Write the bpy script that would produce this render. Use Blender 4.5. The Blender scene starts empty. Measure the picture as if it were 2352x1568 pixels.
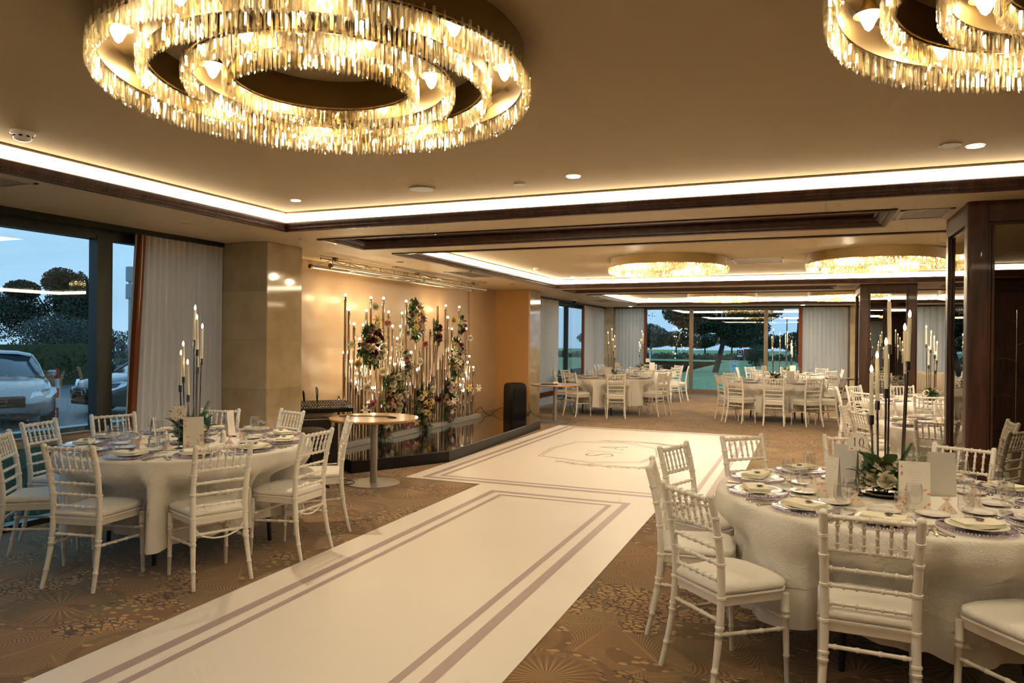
# Banquet room with floral light-pipe stage, aisle runner and dressed round tables
CH_P = 19.0      # watts per chandelier
PIPE_P = .5
DOWN = 22.0
SKY = .76
EXPO = 1.27
import bpy, math, random
from mathutils import Vector, Matrix
R = math.radians
PI = math.pi
random.seed(11)
C = bpy.context.scene.collection
H = 2.6      # soffit height
HU = 2.76    # tray ceiling height

# ------------------------------------------------------------------ mesh builder
class MB:
    def __init__(s): s.v = []; s.f = []; s.m = []
    def add(s, vs, fs, m=0):
        o = len(s.v); s.v += [tuple(p) for p in vs]
        for f in fs: s.f.append(tuple(i + o for i in f)); s.m.append(m)
        return s
    def box(s, x0, x1, y0, y1, z0, z1, m=0):
        return s.add([(x0,y0,z0),(x1,y0,z0),(x1,y1,z0),(x0,y1,z0),(x0,y0,z1),(x1,y0,z1),(x1,y1,z1),(x0,y1,z1)],
                     [(0,3,2,1),(4,5,6,7),(0,1,5,4),(1,2,6,5),(2,3,7,6),(3,0,4,7)], m)
    def bbox(s, x0, x1, y0, y1, z0, z1, b=.005, m=0):     # box with bevelled edges
        xs = (x0, x0+b, x1-b, x1); ys = (y0, y0+b, y1-b, y1); zs = (z0, z0+b, z1-b, z1)
        def P(i, j, k): return (xs[i], ys[j], zs[k])
        V = {}; L = []
        def idx(i, j, k):
            if (i,j,k) not in V: V[(i,j,k)] = len(L); L.append(P(i,j,k))
            return V[(i,j,k)]
        F = []
        for k, fl in ((0,1),(3,0)):
            q = [idx(1,1,k),idx(2,1,k),idx(2,2,k),idx(1,2,k)]; F.append(q[::-1] if fl else q)
        for j, fl in ((0,0),(3,1)):
            q = [idx(1,j,1),idx(2,j,1),idx(2,j,2),idx(1,j,2)]; F.append(q[::-1] if fl else q)
        for i, fl in ((0,1),(3,0)):
            q = [idx(i,1,1),idx(i,2,1),idx(i,2,2),idx(i,1,2)]; F.append(q[::-1] if fl else q)
        for k, kk in ((0,1),(3,2)):
            for j, jj in ((0,1),(3,2)): F.append([idx(1,jj,k),idx(2,jj,k),idx(2,j,kk),idx(1,j,kk)])
            for i, ii in ((0,1),(3,2)): F.append([idx(ii,1,k),idx(ii,2,k),idx(i,2,kk),idx(i,1,kk)])
        for j, jj in ((0,1),(3,2)):
            for i, ii in ((0,1),(3,2)): F.append([idx(ii,j,1),idx(ii,j,2),idx(i,jj,2),idx(i,jj,1)])
        for k, kk in ((0,1),(3,2)):
            for j, jj in ((0,1),(3,2)):
                for i, ii in ((0,1),(3,2)): F.append([idx(ii,jj,k),idx(ii,j,kk),idx(i,jj,kk)])
        return s.add(L, F, m)
    def lathe(s, prof, n=20, c=(0,0,0), m=0, cap=True):
        vs = []; fs = []
        for r, z in prof:
            for i in range(n):
                a = 2*PI*i/n; vs.append((c[0]+r*math.cos(a), c[1]+r*math.sin(a), c[2]+z))
        for j in range(len(prof)-1):
            for i in range(n):
                k = (i+1) % n; fs.append((j*n+i, j*n+k, (j+1)*n+k, (j+1)*n+i))
        if cap:
            fs.append(tuple(range(n))[::-1]); fs.append(tuple((len(prof)-1)*n+i for i in range(n)))
        return s.add(vs, fs, m)
    def tube(s, pts, rad, n=8, m=0, cap=True):
        pts = [Vector(p) for p in pts]
        if not hasattr(rad, '__len__'): rad = [rad]*len(pts)
        vs = []; fs = []; up = None
        for i, p in enumerate(pts):
            t = (pts[min(i+1, len(pts)-1)] - pts[max(i-1, 0)])
            if t.length < 1e-9: t = Vector((0,0,1))
            t.normalize()
            if up is None: up = Vector((0,0,1)) if abs(t.z) < .9 else Vector((0,1,0))
            a = t.cross(up)
            if a.length < 1e-6: a = t.cross(Vector((1,0,0)))
            a.normalize(); b = a.cross(t).normalized(); up = b
            for k in range(n):
                w = 2*PI*k/n; vs.append(p + a*math.cos(w)*rad[i] + b*math.sin(w)*rad[i])
        for j in range(len(pts)-1):
            for i in range(n):
                k = (i+1) % n; fs.append((j*n+i, j*n+k, (j+1)*n+k, (j+1)*n+i))
        if cap: fs.append(tuple(range(n))[::-1]); fs.append(tuple((len(pts)-1)*n+i for i in range(n)))
        return s.add(vs, fs, m)
    def prism(s, poly, z0, z1, m=0, mt=None):
        n = len(poly)
        vs = [(x,y,z0) for x,y in poly] + [(x,y,z1) for x,y in poly]
        s.add(vs, [tuple(range(n))[::-1]] + [(i,(i+1)%n,n+(i+1)%n,n+i) for i in range(n)], m)
        return s.add([(x,y,z1) for x,y in poly], [tuple(range(n))], m if mt is None else mt)
    def quad(s, a, b, c, d, m=0): return s.add([a,b,c,d], [(0,1,2,3)], m)
    def ball(s, c, r, n=8, k=5, m=0, sc=(1,1,1)):
        prof = [(math.sin(PI*(j+.001)/k)*r, -math.cos(PI*j/k)*r) for j in range(k+1)]
        o = len(s.v); s.lathe(prof, n, (0,0,0), m, False)
        for i in range(o, len(s.v)):
            x,y,z = s.v[i]; s.v[i] = (c[0]+x*sc[0], c[1]+y*sc[1], c[2]+z*sc[2])
        return s
    def xf(s, M, start=0):
        for i in range(start, len(s.v)): s.v[i] = tuple(M @ Vector(s.v[i]))
        return s
    def mesh(s, name, mats, smooth=False, ang=40):
        me = bpy.data.meshes.new(name); me.from_pydata(s.v, [], s.f)
        for m in (mats if isinstance(mats, (list, tuple)) else [mats]): me.materials.append(m)
        if any(s.m): me.polygons.foreach_set('material_index', s.m)
        if smooth:
            me.shade_smooth()
            try: me.set_sharp_from_angle(angle=R(ang))
            except Exception: pass
        me.update(); return me

def link(name, me, parent=None, loc=None, rot=None, sc=None):
    o = bpy.data.objects.new(name, me); C.objects.link(o)
    if parent: o.parent = parent
    if loc is not None: o.location = loc
    if rot is not None: o.rotation_euler = rot
    if sc is not None: o.scale = sc
    return o
def tag(o, label=None, cat=None, group=None, kind=None):
    if label: o['label'] = label
    if cat: o['category'] = cat
    if group: o['group'] = group
    if kind: o['kind'] = kind
    return o
def thing(name, label, cat, loc=(0,0,0), rz=0, group=None):
    o = link(name, None, None, loc, (0,0,rz)); o.empty_display_size = .05
    return tag(o, label, cat, group)
def struct(name, mb, mats, smooth=False):
    return tag(link(name, mb.mesh(name, mats, smooth)), kind='structure')
def dup(root, loc, rz, label, group=None, sc=None):
    r = root.copy(); C.objects.link(r); r.location = loc; r.rotation_euler = (0,0,rz); r['label'] = label
    if group: r['group'] = group
    if sc: r.scale = sc
    for ch in list(root.children):
        c = ch.copy(); C.objects.link(c); c.parent = r
        for g in ch.children:
            d = g.copy(); C.objects.link(d); d.parent = c
    return r

# ------------------------------------------------------------------ materials
MATS = {}
def newmat(name):
    m = bpy.data.materials.new(name); m.use_nodes = True; nt = m.node_tree
    for n in list(nt.nodes): nt.nodes.remove(n)
    out = nt.nodes.new('ShaderNodeOutputMaterial')
    return m, nt, out
def N(nt, t, **kw):
    n = nt.nodes.new(t)
    for k, v in kw.items():
        if k in n.inputs: n.inputs[k].default_value = v
        else: setattr(n, k, v)
    return n
def L(nt, a, b): nt.links.new(a, b)
def rgb(*c): return (c[0], c[1], c[2], 1)
def pbr(name, col, rough=.5, metal=0, spec=.5, noise=None, bump=None, coat=0, sheen=0, trans=0, alpha=1):
    """noise=(scale, amount) mottles the colour, bump=(scale, strength)"""
    if name in MATS: return MATS[name]
    m, nt, out = newmat(name)
    b = N(nt, 'ShaderNodeBsdfPrincipled')
    b.inputs['Base Color'].default_value = rgb(*col); b.inputs['Roughness'].default_value = rough
    b.inputs['Metallic'].default_value = metal; b.inputs['Specular IOR Level'].default_value = spec
    b.inputs['Coat Weight'].default_value = coat; b.inputs['Coat Roughness'].default_value = .08
    b.inputs['Sheen Weight'].default_value = sheen
    tc = N(nt, 'ShaderNodeTexCoord')
    if noise:
        t = N(nt, 'ShaderNodeTexNoise'); t.inputs['Scale'].default_value = noise[0]; t.inputs['Detail'].default_value = 5
        L(nt, tc.outputs['Object'], t.inputs['Vector'])
        mx = N(nt, 'ShaderNodeMix', data_type='RGBA')
        mx.inputs[6].default_value = rgb(*[c*(1-noise[1]) for c in col]); mx.inputs[7].default_value = rgb(*[min(1, c*(1+noise[1])) for c in col])
        L(nt, t.outputs['Fac'], mx.inputs[0]); L(nt, mx.outputs[2], b.inputs['Base Color'])
    if bump:
        t = N(nt, 'ShaderNodeTexNoise'); t.inputs['Scale'].default_value = bump[0]; t.inputs['Detail'].default_value = 4
        L(nt, tc.outputs['Object'], t.inputs['Vector'])
        bp = N(nt, 'ShaderNodeBump'); bp.inputs['Strength'].default_value = bump[1]; bp.inputs['Distance'].default_value = .01
        L(nt, t.outputs['Fac'], bp.inputs['Height']); L(nt, bp.outputs['Normal'], b.inputs['Normal'])
    L(nt, b.outputs[0], out.inputs[0]); MATS[name] = m; return m
def emis(name, col, st):
    m, nt, out = newmat(name)
    e = N(nt, 'ShaderNodeEmission'); e.inputs['Color'].default_value = rgb(*col); e.inputs['Strength'].default_value = st
    L(nt, e.outputs[0], out.inputs[0]); return m

paint = pbr('ceiling_paint', (.65,.51,.32), .5, noise=(1.2,.03))
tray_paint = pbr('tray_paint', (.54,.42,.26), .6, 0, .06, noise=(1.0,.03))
wallp = pbr('stage_wall_paint', (.44,.295,.165), .34, noise=(3,.05), bump=(1.2,.1))
white_lacq = pbr('white_lacquer', (.84,.79,.70), .32, coat=.3, noise=(9,.02))
cushion_m = pbr('cushion_fabric', (.84,.80,.72), .85, sheen=.3, bump=(160,.25), noise=(20,.04))
chrome = pbr('chrome', (.75,.72,.68), .12, 1)
dchrome = pbr('dark_chrome', (.34,.30,.28), .2, 1)
steelb = pbr('brushed_steel', (.55,.52,.48), .35, 1)
gold = pbr('gold_metal', (.20,.125,.04), .42, .7, noise=(2,.08))
gold_in = pbr('gold_inside', (.75,.50,.2), .25, 1)
black_pl = pbr('black_plastic', (.006,.0055,.0055), .45, 0, .25)
black_le = pbr('black_leather', (.009,.008,.007), .5, 0, .25, bump=(80,.2))
porcelain = pbr('porcelain', (.85,.82,.76), .12, coat=.4)
napkin_m = pbr('ivory_napkin', (.86,.80,.62), .85, bump=(200,.15))
seal_m = pbr('dark_seal', (.03,.02,.03), .3)
silver = pbr('silverware', (.8,.78,.74), .14, 1)
candle_m = pbr('candle_wax', (.85,.78,.62), .5)
leaf_m = pbr('leaf_green', (.045,.115,.03), .4, noise=(8,.4))
leaf_dk = pbr('leaf_dark', (.022,.045,.018), .45, noise=(8,.4))
leaf_lt = pbr('leaf_light', (.30,.42,.08), .45, noise=(8,.3))
stem_m = pbr('stem_green', (.10,.16,.05), .5)
cream_f = pbr('petal_cream', (.74,.68,.50), .6, noise=(30,.08))
mauve_f = pbr('petal_mauve', (.45,.28,.27), .6, noise=(30,.12))
burg_f = pbr('petal_burgundy', (.13,.018,.028), .6, noise=(30,.25))
peach_f = pbr('petal_peach', (.66,.40,.27), .6, noise=(30,.12))
yellow_f = pbr('petal_yellow', (.72,.52,.17), .6, noise=(30,.12))
pink_f = pbr('petal_pink', (.55,.22,.24), .6, noise=(30,.12))
red_trim = pbr('rust_braid', (.24,.075,.035), .95, noise=(160,.5), bump=(150,.8))
card_m = pbr('card_paper', (.82,.77,.68), .7)
card_grey = pbr('card_back', (.62,.60,.55), .7)
ink = pbr('card_ink', (.12,.07,.05), .6)
blush = pbr('blush_print', (.75,.30,.18), .6)
stripe_m = pbr('stripe_lilac_taupe', (.43,.33,.31), .4)
ink_m = pbr('monogram_ink', (.36,.27,.21), .45)
table_top_wood = pbr('beech_veneer', (.50,.27,.10), .28, coat=.4, noise=(4,.1))
grey_metal = pbr('grey_metal', (.38,.35,.31), .42, .6)
alum = pbr('aluminium', (.66,.60,.52), .3, .9)
black_gloss = pbr('black_gloss_floor', (.012,.009,.008), .07, coat=.6)
black_side = pbr('black_stage_side', (.007,.006,.006), .4, 0, .3)
frame_dk = pbr('window_frame_dark', (.022,.026,.020), .4, .3)
frame_br = pbr('window_frame_bronze', (.30,.22,.15), .4, .5)
sill_m = pbr('sill_bronze', (.33,.25,.18), .35, .3)
orange_panel = pbr('ochre_panel', (.52,.27,.09), .5, noise=(30,.05), bump=(60,.05))
grille_m = pbr('vent_grille', (.36,.30,.23), .5)
vent_white = pbr('vent_white', (.56,.52,.45), .5)
rose_copper = pbr('copper_trim', (.45,.20,.10), .35, .8)
slate_grey = pbr('plinth_grey', (.33,.31,.27), .35)
salt_m = pbr('shaker_white', (.80,.78,.72), .2)
ribbon_m = pbr('ribbon_pink', (.85,.52,.42), .5)
kraft = pbr('favor_print', (.80,.66,.50), .5, noise=(60,.35))
amber = pbr('amber_print', (.75,.35,.10), .4)

def wood(name='mahogany', rough=.38, coat=.12):
    m, nt, out = newmat(name)
    b = N(nt, 'ShaderNodeBsdfPrincipled'); tc = N(nt, 'ShaderNodeTexCoord'); mp = N(nt, 'ShaderNodeMapping')
    mp.inputs['Scale'].default_value = (6, 6, .7); t = N(nt, 'ShaderNodeTexNoise'); t.inputs['Scale'].default_value = 3; t.inputs['Detail'].default_value = 8; t.inputs['Distortion'].default_value = .8
    cr = N(nt, 'ShaderNodeValToRGB'); cr.color_ramp.elements[0].color = (.024,.007,.0035,1); cr.color_ramp.elements[1].color = (.090,.030,.013,1)
    cr.color_ramp.elements[0].position = .3; cr.color_ramp.elements[1].position = .72
    L(nt, tc.outputs['Object'], mp.inputs[0]); L(nt, mp.outputs[0], t.inputs['Vector']); L(nt, t.outputs['Fac'], cr.inputs[0])
    L(nt, cr.outputs[0], b.inputs['Base Color']); b.inputs['Roughness'].default_value = rough; b.inputs['Coat Weight'].default_value = coat
    L(nt, b.outputs[0], out.inputs[0]); return m
wood_m = wood(); wood_wall = wood('mahogany_panelling', .6, 0)

def glass(name, tint, ior=1.5, rough=0.0, extra=0.0):
    m, nt, out = newmat(name)
    tr = N(nt, 'ShaderNodeBsdfTransparent'); tr.inputs[0].default_value = rgb(*tint)
    g = N(nt, 'ShaderNodeBsdfGlossy'); g.inputs['Roughness'].default_value = rough
    geo = N(nt, 'ShaderNodeNewGeometry'); dt = N(nt, 'ShaderNodeVectorMath', operation='DOT_PRODUCT')
    L(nt, geo.outputs['Incoming'], dt.inputs[0]); L(nt, geo.outputs['Normal'], dt.inputs[1])
    def mth(op, a, b):
        n = N(nt, 'ShaderNodeMath', operation=op, use_clamp=(op == 'ADD'))
        for k, x in enumerate((a, b)):
            if isinstance(x, (int, float)): n.inputs[k].default_value = x
            elif x is not None: L(nt, x, n.inputs[k])
        return n.outputs[0]
    f0 = ((ior-1)/(ior+1))**2
    sch = mth('ADD', mth('MULTIPLY', mth('POWER', mth('SUBTRACT', 1.0, mth('ABSOLUTE', dt.outputs['Value'], None)), 5.0), 1-f0), f0+extra)
    mx = N(nt, 'ShaderNodeMixShader'); L(nt, sch, mx.inputs[0])
    L(nt, tr.outputs[0], mx.inputs[1]); L(nt, g.outputs[0], mx.inputs[2]); L(nt, mx.outputs[0], out.inputs[0]); return m
win_glass = glass('window_glass', (.82,.91,.93), 1.75)
wine_glass_m = glass('clear_glass', (.99,.99,.985), 1.5, 0, .04)
charger_m = glass('lavender_glass', (.95,.92,.97), 1.5, .05, .05)

def crystal():
    m, nt, out = newmat('crystal')
    tr = N(nt, 'ShaderNodeBsdfTransparent'); tr.inputs[0].default_value = (.97,.94,.86,1)
    g = N(nt, 'ShaderNodeBsdfGlossy'); g.inputs['Roughness'].default_value = .07; g.inputs['Color'].default_value = (1,.96,.86,1)
    tl = N(nt, 'ShaderNodeBsdfTranslucent'); tl.inputs[0].default_value = (1,.95,.82,1)
    m1 = N(nt, 'ShaderNodeMixShader'); m1.inputs[0].default_value = .28
    m2 = N(nt, 'ShaderNodeMixShader')
    tc = N(nt, 'ShaderNodeTexCoord'); ns = N(nt, 'ShaderNodeTexNoise'); ns.inputs['Scale'].default_value = 90; ns.inputs['Detail'].default_value = 1
    mp = N(nt, 'ShaderNodeMapping'); mp.inputs['Scale'].default_value = (1,1,.25)
    L(nt, tc.outputs['Object'], mp.inputs[0]); L(nt, mp.outputs[0], ns.inputs['Vector'])
    cr = N(nt, 'ShaderNodeMapRange'); cr.inputs[1].default_value = .45; cr.inputs[2].default_value = .62; cr.inputs[3].default_value = .06; cr.inputs[4].default_value = .60
    L(nt, ns.outputs['Fac'], cr.inputs[0]); L(nt, cr.outputs[0], m2.inputs[0])
    L(nt, g.outputs[0], m1.inputs[1]); L(nt, tl.outputs[0], m1.inputs[2])
    L(nt, tr.outputs[0], m2.inputs[1]); L(nt, m1.outputs[0], m2.inputs[2])
    L(nt, m2.outputs[0], out.inputs[0]); return m
crystal_m = crystal()

def fabric(name, col, transl=.35, bump_s=None):
    m, nt, out = newmat(name)
    d = N(nt, 'ShaderNodeBsdfDiffuse'); d.inputs[0].default_value = rgb(*col)
    t = N(nt, 'ShaderNodeBsdfTranslucent'); t.inputs[0].default_value = rgb(*col)
    mx = N(nt, 'ShaderNodeMixShader'); mx.inputs[0].default_value = transl
    if bump_s:
        tc = N(nt, 'ShaderNodeTexCoord'); v = N(nt, 'ShaderNodeTexWave'); v.inputs['Scale'].default_value = bump_s
        v.inputs['Distortion'].default_value = 22; v.inputs['Detail'].default_value = 2; v.inputs['Detail Scale'].default_value = 3.5
        L(nt, tc.outputs['Object'], v.inputs['Vector'])
        bp = N(nt, 'ShaderNodeBump'); bp.inputs['Strength'].default_value = .5; bp.inputs['Distance'].default_value = .0025
        L(nt, v.outputs['Fac'], bp.inputs['Height']); L(nt, bp.outputs[0], d.inputs['Normal'])
    L(nt, d.outputs[0], mx.inputs[1]); L(nt, t.outputs[0], mx.inputs[2]); L(nt, mx.outputs[0], out.inputs[0]); return m
curtain_m = fabric('sheer_curtain', (.80,.75,.68), .40)
near_curtain_lit_m = fabric('sheer_curtain_warm_lit', (.86,.77,.66), .22)  # same sheer fabric with warm chandelier light put into its colour
cloth_m = fabric('white_tablecloth', (.85,.81,.74), .10)
lace_m = fabric('embroidered_cloth', (.86,.82,.74), .10, 9)

def stone():
    m, nt, out = newmat('honed_limestone')
    b = N(nt, 'ShaderNodeBsdfPrincipled'); tc = N(nt, 'ShaderNodeTexCoord')
    t = N(nt, 'ShaderNodeTexNoise'); t.inputs['Scale'].default_value = 5; t.inputs['Detail'].default_value = 9
    L(nt, tc.outputs['Object'], t.inputs['Vector'])
    cr = N(nt, 'ShaderNodeValToRGB'); cr.color_ramp.elements[0].color = (.52,.41,.24,1); cr.color_ramp.elements[1].color = (.62,.50,.32,1)
    cr.color_ramp.elements[0].position = .35; cr.color_ramp.elements[1].position = .65
    L(nt, t.outputs['Fac'], cr.inputs[0])
    # horizontal joints every 0.52 m
    sx = N(nt, 'ShaderNodeSeparateXYZ'); L(nt, tc.outputs['Object'], sx.inputs[0])
    a = N(nt, 'ShaderNodeMath', operation='MODULO'); a.inputs[1].default_value = .52; L(nt, sx.outputs[2], a.inputs[0])
    c = N(nt, 'ShaderNodeMath', operation='LESS_THAN'); c.inputs[1].default_value = .003; L(nt, a.outputs[0], c.inputs[0])
    fl = N(nt, 'ShaderNodeMath', operation='FLOOR'); dv = N(nt, 'ShaderNodeMath', operation='DIVIDE'); dv.inputs[1].default_value = .52
    L(nt, sx.outputs[2], dv.inputs[0]); L(nt, dv.outputs[0], fl.inputs[0])
    wn = N(nt, 'ShaderNodeTexWhiteNoise', noise_dimensions='1D'); L(nt, fl.outputs[0], wn.inputs['W'])
    mr = N(nt, 'ShaderNodeMapRange'); mr.inputs[3].default_value = .86; mr.inputs[4].default_value = 1.1; L(nt, wn.outputs[0], mr.inputs[0])
    m1 = N(nt, 'ShaderNodeMix', data_type='RGBA', blend_type='MULTIPLY'); m1.inputs[0].default_value = 1
    L(nt, cr.outputs[0], m1.inputs[6]); L(nt, mr.outputs[0], m1.inputs[7])
    m2 = N(nt, 'ShaderNodeMix', data_type='RGBA'); m2.inputs[7].default_value = (.36,.27,.16,1)
    L(nt, c.outputs[0], m2.inputs[0]); L(nt, m1.outputs[2], m2.inputs[6]); L(nt, m2.outputs[2], b.inputs['Base Color'])
    b.inputs['Roughness'].default_value = .06; b.inputs['Specular IOR Level'].default_value = .55; L(nt, b.outputs[0], out.inputs[0]); return m
stone_m = stone()

def mirror():
    m, nt, out = newmat('smoked_mirror')
    g = N(nt, 'ShaderNodeBsdfGlossy'); g.inputs['Roughness'].default_value = 0; g.inputs['Color'].default_value = (.50,.48,.44,1)
    L(nt, g.outputs[0], out.inputs[0]); return m
mirror_m = mirror()

def runner_mat():
    m, nt, out = newmat('ivory_vinyl')
    b = N(nt, 'ShaderNodeBsdfPrincipled'); tc = N(nt, 'ShaderNodeTexCoord')
    t = N(nt, 'ShaderNodeTexNoise'); t.inputs['Scale'].default_value = 1.3; t.inputs['Detail'].default_value = 8
    L(nt, tc.outputs['Object'], t.inputs['Vector'])
    mx = N(nt, 'ShaderNodeMix', data_type='RGBA'); mx.inputs[6].default_value = (.79,.725,.64,1); mx.inputs[7].default_value = (.83,.765,.68,1)
    L(nt, t.outputs['Fac'], mx.inputs[0]); L(nt, mx.outputs[2], b.inputs['Base Color'])
    b.inputs['Roughness'].default_value = .38
    n2 = N(nt, 'ShaderNodeTexNoise'); n2.inputs['Scale'].default_value = 3; L(nt, tc.outputs['Object'], n2.inputs['Vector'])
    bp = N(nt, 'ShaderNodeBump'); bp.inputs['Strength'].default_value = .08; bp.inputs['Distance'].default_value = .02
    L(nt, n2.outputs['Fac'], bp.inputs['Height']); L(nt, bp.outputs[0], b.inputs['Normal'])
    L(nt, b.outputs[0], out.inputs[0]); return m
vinyl_m = runner_mat()

def carpet():
    m, nt, out = newmat('floral_carpet')
    tc = N(nt, 'ShaderNodeTexCoord'); P = tc.outputs['Object']
    def math_(op, a, b=None, clamp=False):
        n = N(nt, 'ShaderNodeMath', operation=op, use_clamp=clamp)
        for i, x in enumerate((a, b)):
            if x is None: continue
            if isinstance(x, (int, float)): n.inputs[i].default_value = x
            else: L(nt, x, n.inputs[i])
        return n.outputs[0]
    def sstep(x, lo, hi):
        n = N(nt, 'ShaderNodeMapRange', interpolation_type='SMOOTHSTEP'); L(nt, x, n.inputs[0])
        n.inputs[1].default_value = lo; n.inputs[2].default_value = hi; return n.outputs[0]
    def mix(f, a, b):
        n = N(nt, 'ShaderNodeMix', data_type='RGBA')
        L(nt, f, n.inputs[0])
        for i, x in ((6, a), (7, b)):
            if isinstance(x, tuple): n.inputs[i].default_value = x
            else: L(nt, x, n.inputs[i])
        return n.outputs[2]
    def noise(sc, det=3, off=0):
        mp = N(nt, 'ShaderNodeMapping'); mp.inputs['Location'].default_value = (off, off*.7, 0); L(nt, P, mp.inputs[0])
        n = N(nt, 'ShaderNodeTexNoise'); n.inputs['Scale'].default_value = sc; n.inputs['Detail'].default_value = det
        L(nt, mp.outputs[0], n.inputs['Vector']); return n.outputs['Fac']
    # sunbursts / feathered leaves radiating from scattered centres
    def burst(sc, off, rays):
        mp = N(nt, 'ShaderNodeMapping'); mp.inputs['Location'].default_value = (off, off, 0); L(nt, P, mp.inputs[0])
        v = N(nt, 'ShaderNodeTexVoronoi'); v.inputs['Scale'].default_value = sc; L(nt, mp.outputs[0], v.inputs['Vector'])
        s_ = N(nt, 'ShaderNodeVectorMath', operation='SUBTRACT'); L(nt, mp.outputs[0], s_.inputs[0]); L(nt, v.outputs['Position'], s_.inputs[1])
        sp = N(nt, 'ShaderNodeSeparateXYZ'); L(nt, s_.outputs[0], sp.inputs[0])
        ang = math_('ARCTAN2', sp.outputs[1], sp.outputs[0])
        d = v.outputs['Distance']
        w = math_('SINE', math_('ADD', math_('MULTIPLY', ang, rays), math_('MULTIPLY', noise(4, 2, off), 3.5)))
        return sstep(w, -.2, .55), d, ang, v.outputs['Color']
    wob = N(nt, 'ShaderNodeTexNoise'); wob.inputs['Scale'].default_value = 2.2; L(nt, P, wob.inputs['Vector'])
    def lines(x, fr, lo=-.1, hi=.6): return sstep(math_('SINE', math_('MULTIPLY', x, fr)), lo, hi)
    b1, d1, a1, c1 = burst(1.25, 3.3, 30)
    b2, d2, a2, c2 = burst(1.7, 9.2, 5)
    # feathered leaves: seven blades round each centre, barbs running off every midrib
    blade = math_('ABSOLUTE', math_('SINE', math_('MULTIPLY', a2, 3.5)))
    ch = lines(math_('ADD', math_('MULTIPLY', d2, 1.0), math_('MULTIPLY', blade, .16)), 190, -.3, .7)
    rib = sstep(blade, .10, .04)
    mp3 = N(nt, 'ShaderNodeMapping'); mp3.inputs['Scale'].default_value = (1, 1.6, 1); mp3.inputs['Rotation'].default_value = (0,0,.5); L(nt, P, mp3.inputs[0])
    v3 = N(nt, 'ShaderNodeTexVoronoi', feature='DISTANCE_TO_EDGE'); v3.inputs['Scale'].default_value = 19; L(nt, mp3.outputs[0], v3.inputs['Vector'])
    pet = sstep(v3.outputs['Distance'], .05, .13)
    v4 = N(nt, 'ShaderNodeTexVoronoi'); v4.inputs['Scale'].default_value = 13; L(nt, mp3.outputs[0], v4.inputs['Vector'])
    dots = sstep(v4.outputs['Distance'], .36, .27)
    brown = (.19,.105,.044,1); olive = (.17,.118,.053,1); goldc = (.47,.29,.115,1); tan = (.34,.205,.085,1); darkb = (.085,.045,.022,1); rust = (.20,.10,.042,1)
    base = mix(sstep(noise(1.3, 4, 1), .42, .58), brown, olive)
    base = mix(sstep(noise(1.9, 3, 5), .52, .60), base, rust)
    feather = mix(ch, base, tan); feather = mix(math_('MULTIPLY', rib, .5), feather, goldc)
    rays = mix(b1, base, goldc)
    petals = mix(pet, darkb, mix(sstep(noise(3.5, 2, 8), .4, .6), tan, goldc))
    dotp = mix(dots, base, goldc)
    n1 = noise(1.6, 3, 21); n2 = noise(2.0, 2, 33)
    col = feather
    col = mix(sstep(n1, .50, .515), col, petals)
    col = mix(math_('MULTIPLY', sstep(d1, .40, .33), sstep(d1, .05, .07)), col, mix(math_('MULTIPLY', b1, sstep(d1, .42, .10)), base, goldc))
    col = mix(math_('MULTIPLY', sstep(d1, .46, .44), sstep(d1, .39, .41)), col, dotp)
    col = mix(sstep(n2, .60, .61), col, dotp)
    blot = noise(.9, 4, 60); bl = N(nt, 'ShaderNodeMapRange'); L(nt, blot, bl.inputs[0]); bl.inputs[1].default_value = .3; bl.inputs[2].default_value = .7; bl.inputs[3].default_value = .75; bl.inputs[4].default_value = 1.15
    cm = N(nt, 'ShaderNodeMix', data_type='RGBA', blend_type='MULTIPLY'); cm.inputs[0].default_value = 1; L(nt, col, cm.inputs[6]); L(nt, bl.outputs[0], cm.inputs[7]); col = cm.outputs[2]
    fine = noise(260, 2); fr = N(nt, 'ShaderNodeMapRange'); L(nt, fine, fr.inputs[0]); fr.inputs[3].default_value = .7; fr.inputs[4].default_value = 1.3
    fin = N(nt, 'ShaderNodeMix', data_type='RGBA', blend_type='MULTIPLY'); fin.inputs[0].default_value = 1; L(nt, col, fin.inputs[6]); L(nt, fr.outputs[0], fin.inputs[7])
    b = N(nt, 'ShaderNodeBsdfPrincipled'); b.inputs['Roughness'].default_value = .95; b.inputs['Specular IOR Level'].default_value = .15
    b.inputs['Sheen Weight'].default_value = .2
    L(nt, fin.outputs[2], b.inputs['Base Color'])
    bp = N(nt, 'ShaderNodeBump'); bp.inputs['Strength'].default_value = .35; bp.inputs['Distance'].default_value = .004
    L(nt, fine, bp.inputs['Height']); L(nt, bp.outputs[0], b.inputs['Normal'])
    L(nt, b.outputs[0], out.inputs[0]); return m
carpet_m = carpet()
cove_m = emis('cove_light', (1,.79,.52), 11.0)
cove_near_m = emis('cove_light_dim', (1,.79,.52), 4.6)
down_m = emis('downlight_lens', (1,.93,.82), 20)
bulb_m = emis('warm_bulb', (1,.80,.50), 42)
lamp_m = emis('chandelier_lamp', (1,.84,.56), 70)
flame_m = emis('led_flame', (1,.72,.35), 5)
# ------------------------------------------------------------------ room shell
X0, X1, Y0, Y1 = -6.0, 8.0, -1.2, 22.4
fl = MB().box(X0-.1, X1+.1, Y0-.1, Y1+.1, -.1, 0); struct('floor', fl, carpet_m)
trays = [(-4.55, 6.5, -.44, 5.53), (-4.55, 6.5, 7.5, 13.47), (-4.55, 6.5, 15.66, 20.7)]
slots = [(-4.62, .57, 6.18, 6.94), (2.2, 6.6, 6.18, 6.94), (-4.62, .42, 14.2, 14.92), (2.2, 6.6, 14.2, 14.92)]
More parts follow.
